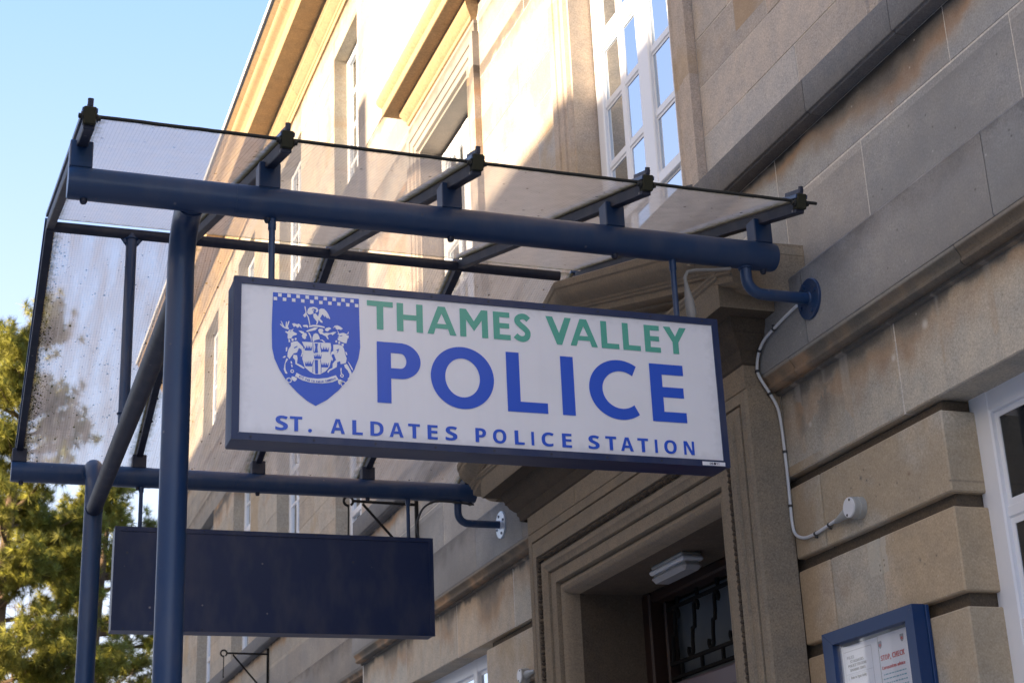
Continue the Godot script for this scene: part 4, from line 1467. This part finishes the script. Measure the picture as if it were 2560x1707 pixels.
func junction(label: String, at: Vector3, spout: Vector3):
	var t := thing("junction_box", label, "junction box", at, "round junction boxes beside the doorway")
	var g := G.new()
	g.lathe(V(0, 0, 0.0), Vector3.BACK, [[0.040, 0.0], [0.040, 0.022], [0.0375, 0.024], [0.0375, 0.045], [0.034, 0.049]], 30)
	part(t, "body", g, M.plastic_grey)
	g = G.new()
	g.lathe(V(0, 0, 0.0495), Vector3.BACK, [[0.036, -0.004], [0.036, 0.001], [0.034, 0.003], [0.0001, 0.003]], 30)
	part(t, "lid", g, M.plastic)
	for s in [-1.0, 1.0]:
		g = G.new()
		g.lathe(V(0.012 * s, 0.025 * s, 0.0526), Vector3.BACK, [[0.005, 0.0], [0.004, 0.0012], [0.0001, 0.0012]], 8)
		part(t, "screw", g, M.iron)
	g = G.new()
	var dirv := spout.normalized()
	g.tube([dirv * 0.02 + V(0, 0, 0.022), dirv * 0.06 + V(0, 0, 0.022), dirv * 0.10 + V(0, 0, 0.020), spout + V(0, 0, 0.014)], [0.021, 0.020, 0.014, 0.008], 14)
	part(t, "spout", g, M.plastic_grey)

func iron_bracket(label: String, x: float, y: float, zw: float, reach: float):
	var t := thing("iron_bracket", label, "bracket", V(x, y, zw), "iron sign brackets on the facade")
	var g := G.new()
	g.cbox(V(-0.012, -0.75, 0.0), V(0.012, 0.06, 0.024), 0.003)
	part(t, "wall_bar", g, M.iron)
	g = G.new()
	g.tube([V(0, 0, 0.02), V(0, 0.006, reach - 0.04)], 0.010, 10)
	part(t, "arm", g, M.iron)
	g = G.new()
	g.tube([V(0, -0.01, reach * 0.80), V(0, -0.42, 0.015)], 0.009, 10)
	part(t, "brace", g, M.iron)
	g = G.new()
	var pts := []
	for a in 15:
		var an := deg_to_rad(-100.0 + 24.0 * a)
		pts.append(V(0, 0.004 + 0.032 * sin(an), reach + 0.032 * cos(an)))
	g.tube(pts, 0.009, 10)
	part(t, "scroll", g, M.iron)
	g = G.new()
	g.tube([V(0, -0.03, reach), V(0.003, -0.10, reach), V(0, -0.24, reach + 0.002)], 0.0055, 8)
	g.lathe(V(0, -0.25, reach), Vector3.UP, [[0.001, 0.0], [0.009, 0.008], [0.006, 0.018], [0.001, 0.02]], 8)
	part(t, "hanging_rod", g, M.iron)

func build_small():
	var w := [V(-4.80, 3.775, 0.092), V(-4.90, 3.765, 0.092), V(-4.985, 3.752, 0.092), V(-5.06, 3.735, 0.094), V(-5.105, 3.705, 0.096), V(-5.135, 3.665, 0.094), V(-5.140, 3.632, 0.094), V(-5.136, 3.597, 0.084), V(-5.134, 3.542, 0.052), V(-5.136, 3.487, 0.024), V(-5.141, 3.423, 0.013), V(-5.141, 3.311, 0.010), V(-5.139, 3.199, 0.010), V(-5.141, 3.098, 0.010), V(-5.141, 3.029, 0.010), V(-5.125, 2.985, 0.010), V(-5.065, 2.957, 0.010), V(-4.98, 2.953, 0.010), V(-4.88, 2.962, 0.010), V(-4.79, 2.967, 0.016)]
	cable("white_cable", "white electric cable clipped down the corner of the doorway to a round box", w, 0.0062, M.plastic, [2, 4, 6, 8, 11, 13, 17, 18])
	junction("grey round junction box between the doorway and the noticeboard", V(-4.675, 2.972, 0.0), V(-0.15, -0.012, 0.0))
	junction("grey round junction box beyond the doorway, near the lower far window", V(-8.12, 2.915, 0.0), V(0.14, 0.004, 0.0))
	# grey sleeve feeding the police sign
	var sl := thing("sign_feed_cable", "grey sleeved cable curving from the wall down into the police sign top", "cable", V(-4.72, 3.63, 0.57))
	var o := V(-4.72, 3.63, 0.57)
	var g := G.new(o)
	g.tube([V(-4.72, 3.625, 0.572), V(-4.72, 3.66, 0.573), V(-4.72, 3.665, 0.573), V(-4.72, 3.72, 0.578), V(-4.72, 3.765, 0.583), V(-4.72, 3.79, 0.586)], [0.014, 0.014, 0.0185, 0.017, 0.010, 0.007], 14)
	part(sl, "sleeve", g, M.sleeve)
	g = G.new(o)
	g.tube([V(-4.72, 3.78, 0.586), V(-4.72, 3.81, 0.587), V(-4.72, 3.832, 0.575), V(-4.72, 3.842, 0.54), V(-4.72, 3.85, 0.47), V(-4.72, 3.862, 0.40)], 0.0065, 10)
	part(sl, "sheath", g, M.sleeve)
	cable("black_cable", "thin black cable looping from the far beam into the plain sign box", [V(-8.2, 3.64, 0.575), V(-8.2, 3.69, 0.580), V(-8.2, 3.735, 0.588), V(-8.2, 3.78, 0.578), V(-8.2, 3.84, 0.548), V(-8.2, 3.875, 0.50), V(-8.2, 3.886, 0.44), V(-8.2, 3.884, 0.36), V(-8.2, 3.876, 0.25)], 0.006, M.clip, [5, 7])
	iron_bracket("wrought iron hanging bracket just past the canopy, seen between beam and plain sign", -10.15, 4.385, 0.0, 0.49)
	iron_bracket("smaller looking far wrought iron bracket on the wing, below the plain sign", -16.4, 4.40, -0.2, 0.47)
	# bulkhead lamp, unlit
	var lp := thing("bulkhead_lamp", "unlit white bulkhead lamp on the doorway soffit", "lamp", V(-6.43, 3.183, -0.115))
	g = G.new()
	g.cbox(V(-0.165, -0.018, -0.050), V(0.165, 0.0, 0.050), 0.006)
	part(lp, "base_plate", g, M.plastic_grey)
	g = G.new()
	g.cbox(V(-0.182, -0.042, -0.054), V(0.182, -0.0185, 0.054), 0.008)
	part(lp, "housing", g, M.plastic)
	g = G.new()
	g.cbox(V(-0.176, -0.082, -0.050), V(0.176, -0.0425, 0.050), 0.026)
	part(lp, "diffuser", g, M.diffuser)
	build_board()

func build_board():
	var at := V(-4.6425, 1.86, 0.0)
	var b := thing("noticeboard", "blue framed glazed noticeboard with two papers on the ground floor wall", "noticeboard", at)
	var x0 := -4.931
	var x1 := -4.354
	var y1 := 2.5715
	var g := G.new(at)
	g.cbox(V(x0 + 0.002, 1.862, 0.001), V(x1 + 0.006, y1 - 0.002, 0.0145), 0.002)
	part(b, "back_box", g, M.board)
	var rim := 0.058
	# mitred frame rails
	var zf := 0.062
	var o := [Vector2(x0, 1.86), Vector2(x1, 1.86), Vector2(x1, y1), Vector2(x0, y1)]
	var i := [Vector2(x0 + rim + 0.008, 1.90), Vector2(x1 - rim + 0.008, 1.90), Vector2(x1 - rim + 0.008, y1 - 0.046), Vector2(x0 + rim + 0.008, y1 - 0.046)]
	for k in 4:
		g = G.new(at)
		var p: Vector2 = o[k]
		var q: Vector2 = o[(k + 1) % 4]
		var s: Vector2 = i[(k + 1) % 4]
		var t: Vector2 = i[k]
		var al := (q - p).normalized() * 0.0007
		p += al
		t += al
		q -= al
		s -= al
		var out := Vector3((q - p).y, -(q - p).x, 0).normalized()
		g.quad(V(p.x, p.y, zf), V(q.x, q.y, zf), V(s.x, s.y, zf), V(t.x, t.y, zf), Vector3.BACK)
		g.quad(V(p.x, p.y, zf), V(q.x, q.y, zf), V(q.x, q.y, 0.016), V(p.x, p.y, 0.016), out)
		g.quad(V(t.x, t.y, zf), V(s.x, s.y, zf), V(s.x, s.y, 0.020), V(t.x, t.y, 0.020), -out)
		part(b, "frame_rail", g, M.board)
	g = G.new(at)
	g.box(V(x0 + 0.03, 1.88, 0.0150), V(x1 - 0.02, y1 - 0.02, 0.0265))
	part(b, "pinboard", g, mat(Color(0.10, 0.12, 0.11), 0.8))
	g = G.new(at)
	g.box(V(x0 + rim, 1.89, 0.044), V(x1 - rim + 0.02, y1 - 0.04, 0.048))
	part(b, "glass", g, M.clear)
	var sans := font("Droid Sans", true)
	var z := 0.0272
	var d := 0.0017
	# left paper: opening times
	var p := thing("opening_times_notice", "white opening times notice with grey border, left paper in the noticeboard", "notice", V(-4.76, 2.2, z))
	g = G.new()
	g.cbox(V(-0.118, -0.26, 0.0), V(0.128, 0.314, 0.0012), 0.0003)
	part(p, "paper", g, M.paper)
	g = G.new()
	for e in [[-0.090, 0.2935, 0.088, 0.2950], [-0.090, 0.2170, 0.088, 0.2180], [-0.0905, -0.25, -0.0895, 0.2950], [0.0865, -0.25, 0.0885, 0.2950], [-0.073, -0.25, -0.0722, 0.2120], [0.056, -0.25, 0.0568, 0.2120], [-0.073, 0.2112, 0.0568, 0.2120]]:
		g.rect(e[0], e[1], e[2], e[3], d)
	part(p, "border", g, M.ink_grey)
	var st := SurfaceTool.new()
	word(st, "ST ALDATES", sans, 0.0088, -0.054, 0.2540, d, 0.087)
	word(st, "POLICE STATION", sans, 0.0088, -0.069, 0.2400, d, 0.116)
	word(st, "OPENING TIMES", sans, 0.0084, -0.060, 0.2250, d, 0.100)
	word(st, "8am to 8pm daily", sans, 0.0088, -0.060, 0.1995, d, 0.101)
	text_part(p, "lettering", st, M.ink)
	st = SurfaceTool.new()
	word(st, "POLICE", sans, 0.0095, -0.072, 0.2680, d, 0.045)
	text_part(p, "logo_lettering", st, M.ink_grey)
	# right paper: advice
	p = thing("advice_notice", "white STOP CHECK advice notice with red heading, right paper in the noticeboard", "notice", V(-4.55, 2.2, z + 0.0004))
	g = G.new()
	g.cbox(V(-0.078, -0.26, 0.0), V(0.112, 0.315, 0.0012), 0.0003)
	part(p, "paper", g, M.paper)
	st = SurfaceTool.new()
	word(st, "STOP, CHECK", sans, 0.0170, -0.070, 0.2300, d, 0.144)
	word(st, "Coronavirus advice", sans, 0.0105, -0.069, 0.2000, d, 0.139)
	text_part(p, "red_lettering", st, M.ink_red)
	g = G.new()
	var r2 := RandomNumberGenerator.new()
	r2.seed = 9
	for row in 24:
		var y := 0.181 - row * 0.0145
		var x := -0.074 + r2.randf() * 0.012
		while x < 0.068:
			var l := r2.randf_range(0.006, 0.018)
			g.rect(x, y, minf(x + l, 0.080), y + 0.0042, d)
			x += l + 0.004
	part(p, "small_print", g, M.ink_teal)
	for e in [[-0.066, 0.284], [0.068, 0.286]]:
		g = G.new()
		var poly := PackedVector2Array()
		for q in [[-0.011, 0.012], [0.011, 0.012], [0.011, -0.003], [0.007, -0.010], [0.0, -0.014], [-0.007, -0.010], [-0.011, -0.003]]:
			poly.append(Vector2(e[0] + q[0], e[1] + q[1]))
		g.flat(poly, d)
		part(p, "badge", g, M.ink_grey)
		g = G.new()
		g.rect(e[0] - 0.006, e[1] - 0.006, e[0] + 0.006, e[1] + 0.003, d + 0.0006)
		part(p, "badge_centre", g, M.ink_red)

# ---------------------------------------------------------------- ground, street and trees
func build_street():
	var g := G.new()
	g.box(V(-400, -0.6, -400), V(400, -0.12, 400))
	tag(part(self, "ground", g, M.asphalt), "", "", "", "structure")
	g = G.new()
	g.cbox(V(-120, -0.3, -0.4), V(120, 0.0, 4.6), 0.02)
	tag(part(self, "pavement", g, M.paving), "", "", "", "structure")
	g = G.new()
	g.cbox(V(-120, -0.3, 12.4), V(120, 0.0, 15.9), 0.02)
	tag(part(self, "far_pavement", g, M.paving), "", "", "", "structure")
	# the two blocks across the street, whose rooflines shade the lower walls
	house("lower_terrace", "lower pale terrace with parapet facing the police doorway from across the street", -10.72, 27.0, 8.99, 4)
	house("corner_block", "taller pale block beside the lower terrace, across the street from the wing", -30.0, -10.77, 11.40, 4)

func house(called: String, label: String, x0: float, x1: float, top: float, floors: int):
	var at := V((x0 + x1) / 2.0, 0, 16.0)
	var o := thing(called, label, "building", at)
	var b := G.new(at)
	b.box(V(x0, -0.2, 16.0), V(x1, top - 0.32, 27))
	part(o, "wall", b, M.brick_far)
	b = G.new(at)
	b.cbox(V(x0, top - 0.32, 15.96), V(x1, top, 27.1), 0.02)
	part(o, "parapet", b, M.paving)
	var n := int((x1 - x0) / 3.6)
	for i in n:
		for j in floors - 1:
			b = G.new(at)
			var x := x0 + 1.2 + i * 3.6
			b.box(V(x, 1.0 + j * 2.9, 15.95), V(x + 1.2, 2.9 + j * 2.9, 16.0))
			part(o, "window", b, M.dark_pane)

func needle_clump(seed_: int, n: int, l: float) -> ArrayMesh:
	var r := RandomNumberGenerator.new()
	r.seed = seed_
	var st := SurfaceTool.new()
	st.begin(Mesh.PRIMITIVE_TRIANGLES)
	for i in n:
		var d := Vector3(r.randfn(), r.randfn() + 0.35, r.randfn()).normalized()
		var at := d * r.randf() * l * 0.25
		var side := d.cross(Vector3(r.randfn(), r.randfn(), r.randfn())).normalized() * 0.0068
		var tip := at + d * l * r.randf_range(0.65, 1.15)
		var nn := (d + Vector3(0, 0.5, 0)).normalized()
		var tone := r.randf_range(0.75, 1.2)
		st.set_color(Color(0.38 * tone, 0.375 * tone, 0.075 * tone))
		for v in [at - side, tip, at + side]:
			st.set_normal(nn)
			st.add_vertex(v)
	return st.commit()

func pine(label: String, at: Vector3, height: float, spread: float, first: float, seed_: int, group := ""):
	var t := thing("pine_tree", label, "tree", at, group)
	var r := RandomNumberGenerator.new()
	r.seed = seed_
	var g := G.new()
	var tr := []
	var rad := []
	for i in 14:
		var u := i / 13.0
		tr.append(V(0.25 * sin(u * 3.0 + seed_), height * u, 0.2 * sin(u * 4.0)))
		rad.append(lerpf(0.30, 0.03, u))
	g.tube(tr, rad, 10)
	part(t, "trunk", g, M.bark)
	var limbs := G.new()
	var spots := []
	var y := first
	while y < height - 0.3:
		var u := (y - first) / (height - first)
		var n := 5 if u < 0.85 else 4
		for k in n:
			var an := r.randf() * TAU
			var l := spread * (1.0 - pow(u, 1.7)) * r.randf_range(0.55, 1.1) + 0.35
			var base := V(0.25 * sin(y / height * 3.0 + seed_), y + r.randf_range(-0.3, 0.3), 0.2 * sin(y / height * 4.0))
			var d := Vector3(cos(an), 0.10 + 0.5 * u, sin(an))
			var pts := []
			for s in 5:
				var q := s / 4.0
				pts.append(base + d * l * q + V(r.randf_range(-0.06, 0.06), l * (0.22 * q * q - 0.12 * q), r.randf_range(-0.06, 0.06)) * (1.0 if s else 0.0))
			limbs.tube(pts, [0.055, 0.045, 0.033, 0.02, 0.01], 5, false)
			var m := int(5 + l * 4.5)
			for s in m:
				var q := lerpf(0.38, 1.02, s / float(m - 1))
				var p: Vector3 = pts[mini(int(q * 4.0), 3)].lerp(pts[mini(int(q * 4.0) + 1, 4)], clampf(fmod(q * 4.0, 1.0), 0.0, 1.0))
				for c in 5:
					spots.append(p + V(r.randfn() * 0.22, r.randfn() * 0.12 + 0.08, r.randfn() * 0.22))
		y += r.randf_range(0.52, 0.82)
	part(t, "limbs", limbs, M.bark)
	for half in 2:
		var mm := MultiMesh.new()
		mm.transform_format = MultiMesh.TRANSFORM_3D
		mm.use_colors = true
		mm.mesh = needle_clump(seed_ * 3 + half, 70, 0.19)
		mm.mesh.surface_set_material(0, M.needle)
		mm.instance_count = spots.size() / 2
		for i in mm.instance_count:
			var p: Vector3 = spots[i * 2 + half]
			mm.set_instance_transform(i, Transform3D(Basis.from_euler(V(r.randf_range(-0.5, 0.5), r.randf() * TAU, r.randf_range(-0.5, 0.5))).scaled(Vector3.ONE * r.randf_range(0.75, 1.25)), p))
			var k := r.randf_range(0.7, 1.25)
			mm.set_instance_color(i, Color(k, k, k * r.randf_range(0.8, 1.1)))
		var mi := MultiMeshInstance3D.new()
		mi.name = "foliage"
		mi.multimesh = mm
		t.add_child(mi, true)
		mi.set_meta("kind", "stuff")

func bare_tree(label: String, at: Vector3, height: float, seed_: int):
	var t := thing("bare_tree", label, "tree", at)
	var r := RandomNumberGenerator.new()
	r.seed = seed_
	var g := G.new()
	g.tube([V(0, 0, 0), V(0.1, height * 0.2, 0), V(0.0, height * 0.42, 0.1)], [0.22, 0.17, 0.13], 10)
	part(t, "trunk", g, M.bark)
	var tw := G.new()
	var todo := []
	for k in 7:
		var an := TAU * k / 7.0 + r.randf()
		todo.append([V(0, height * r.randf_range(0.28, 0.42), 0.08), Vector3(cos(an) * 0.6, 1.0, sin(an) * 0.6).normalized(), height * 0.24, 0.085, 0])
	while todo.size():
		var e: Array = todo.pop_back()
		var p: Vector3 = e[0]
		var d: Vector3 = e[1]
		var l: float = e[2]
		var rad: float = e[3]
		var pts := [p]
		for s in 3:
			d = (d + Vector3(r.randfn(), r.randfn() * 0.6 + 0.12, r.randfn()) * 0.20).normalized()
			p += d * l / 3.0
			pts.append(p)
		tw.tube(pts, [rad, rad * 0.86, rad * 0.72, rad * 0.6], 5 if e[4] < 3 else 3, false)
		if e[4] < 5:
			for k in (3 if e[4] < 4 else 2):
				var nd := (d + Vector3(r.randfn(), r.randfn() * 0.5, r.randfn()) * 0.62).normalized()
				todo.append([pts[1 + r.randi() % 3], nd, l * r.randf_range(0.62, 0.82), rad * 0.58, e[4] + 1])
	part(t, "branches", tw, M.twig, "stuff")

func build_trees():
	pine("tall sunlit pine with tufted yellow green needles left of the canopy posts", V(-36, 0, 1.75), 15.7, 2.5, 4.5, 4)
	pine("darker pine standing farther left, its crown cut by the photo edge", V(-42, 0, 5.4), 14.6, 3.4, 4.0, 9)
	pine("lower pine right of the tall one, glimpsed between the blue posts", V(-39, 0, -0.5), 12.4, 2.2, 7.4, 21)
	bare_tree("leafless pale brown tree between the two blue posts, below the plain sign", V(-40, 0, 0.4), 10.2, 3)
	bare_tree("leafless thin tree farther back behind the pine trunk", V(-47, 0, 2.6), 11.5, 7)

# ---------------------------------------------------------------- everything
func _ready():
	rng.seed = 20
	# camera
	var cam := Camera3D.new()
	cam.name = "camera"
	cam.position = V(0, 1.65, 3.0)
	cam.rotation = V(deg_to_rad(20.26017), deg_to_rad(69.77098), deg_to_rad(-2.54895))
	cam.fov = 24.36755
	cam.near = 0.05
	cam.far = 900.0
	var at := CameraAttributesPhysical.new()
	at.frustum_focal_length = 55.6
	at.frustum_focus_distance = 5.7
	at.exposure_aperture = 9.0
	cam.attributes = at
	add_child(cam)
	cam.current = true
	# sky
	var env := Environment.new()
	env.background_mode = Environment.BG_SKY
	var sky := Sky.new()
	var sm := ProceduralSkyMaterial.new()
	sm.sky_top_color = Color(0.275, 0.475, 0.735)
	sm.sky_horizon_color = Color(0.80, 0.81, 0.815)
	sm.sky_curve = 0.30
	sm.ground_bottom_color = Color(0.30, 0.28, 0.26)
	sm.ground_horizon_color = Color(0.62, 0.62, 0.62)
	sm.sun_angle_max = 75.0
	sm.sun_curve = 1.0
	sky.sky_material = sm
	env.sky = sky
	env.background_energy_multiplier = 0.43
	env.tonemap_mode = Environment.TONE_MAPPER_LINEAR
	env.tonemap_exposure = 6.3
	env.sdfgi_enabled = true
	env.ssao_enabled = true
	env.ssil_enabled = true
	var we := WorldEnvironment.new()
	we.name = "world_environment"
	we.environment = env
	add_child(we)
	# sun: low, from across the street
	var sun := DirectionalLight3D.new()
	sun.name = "sun"
	sun.light_color = Color(1.0, 0.90, 0.77)
	sun.light_energy = 0.85
	sun.light_angular_distance = 0.53
	sun.shadow_enabled = true
	add_child(sun)
	sun.look_at_from_position(V(0.04, 0.19, 0.98) * 50.0, Vector3.ZERO)
	make_materials()
	build_street()
	build_station()
	build_canopy()
	build_signs()
	build_small()
	build_trees()
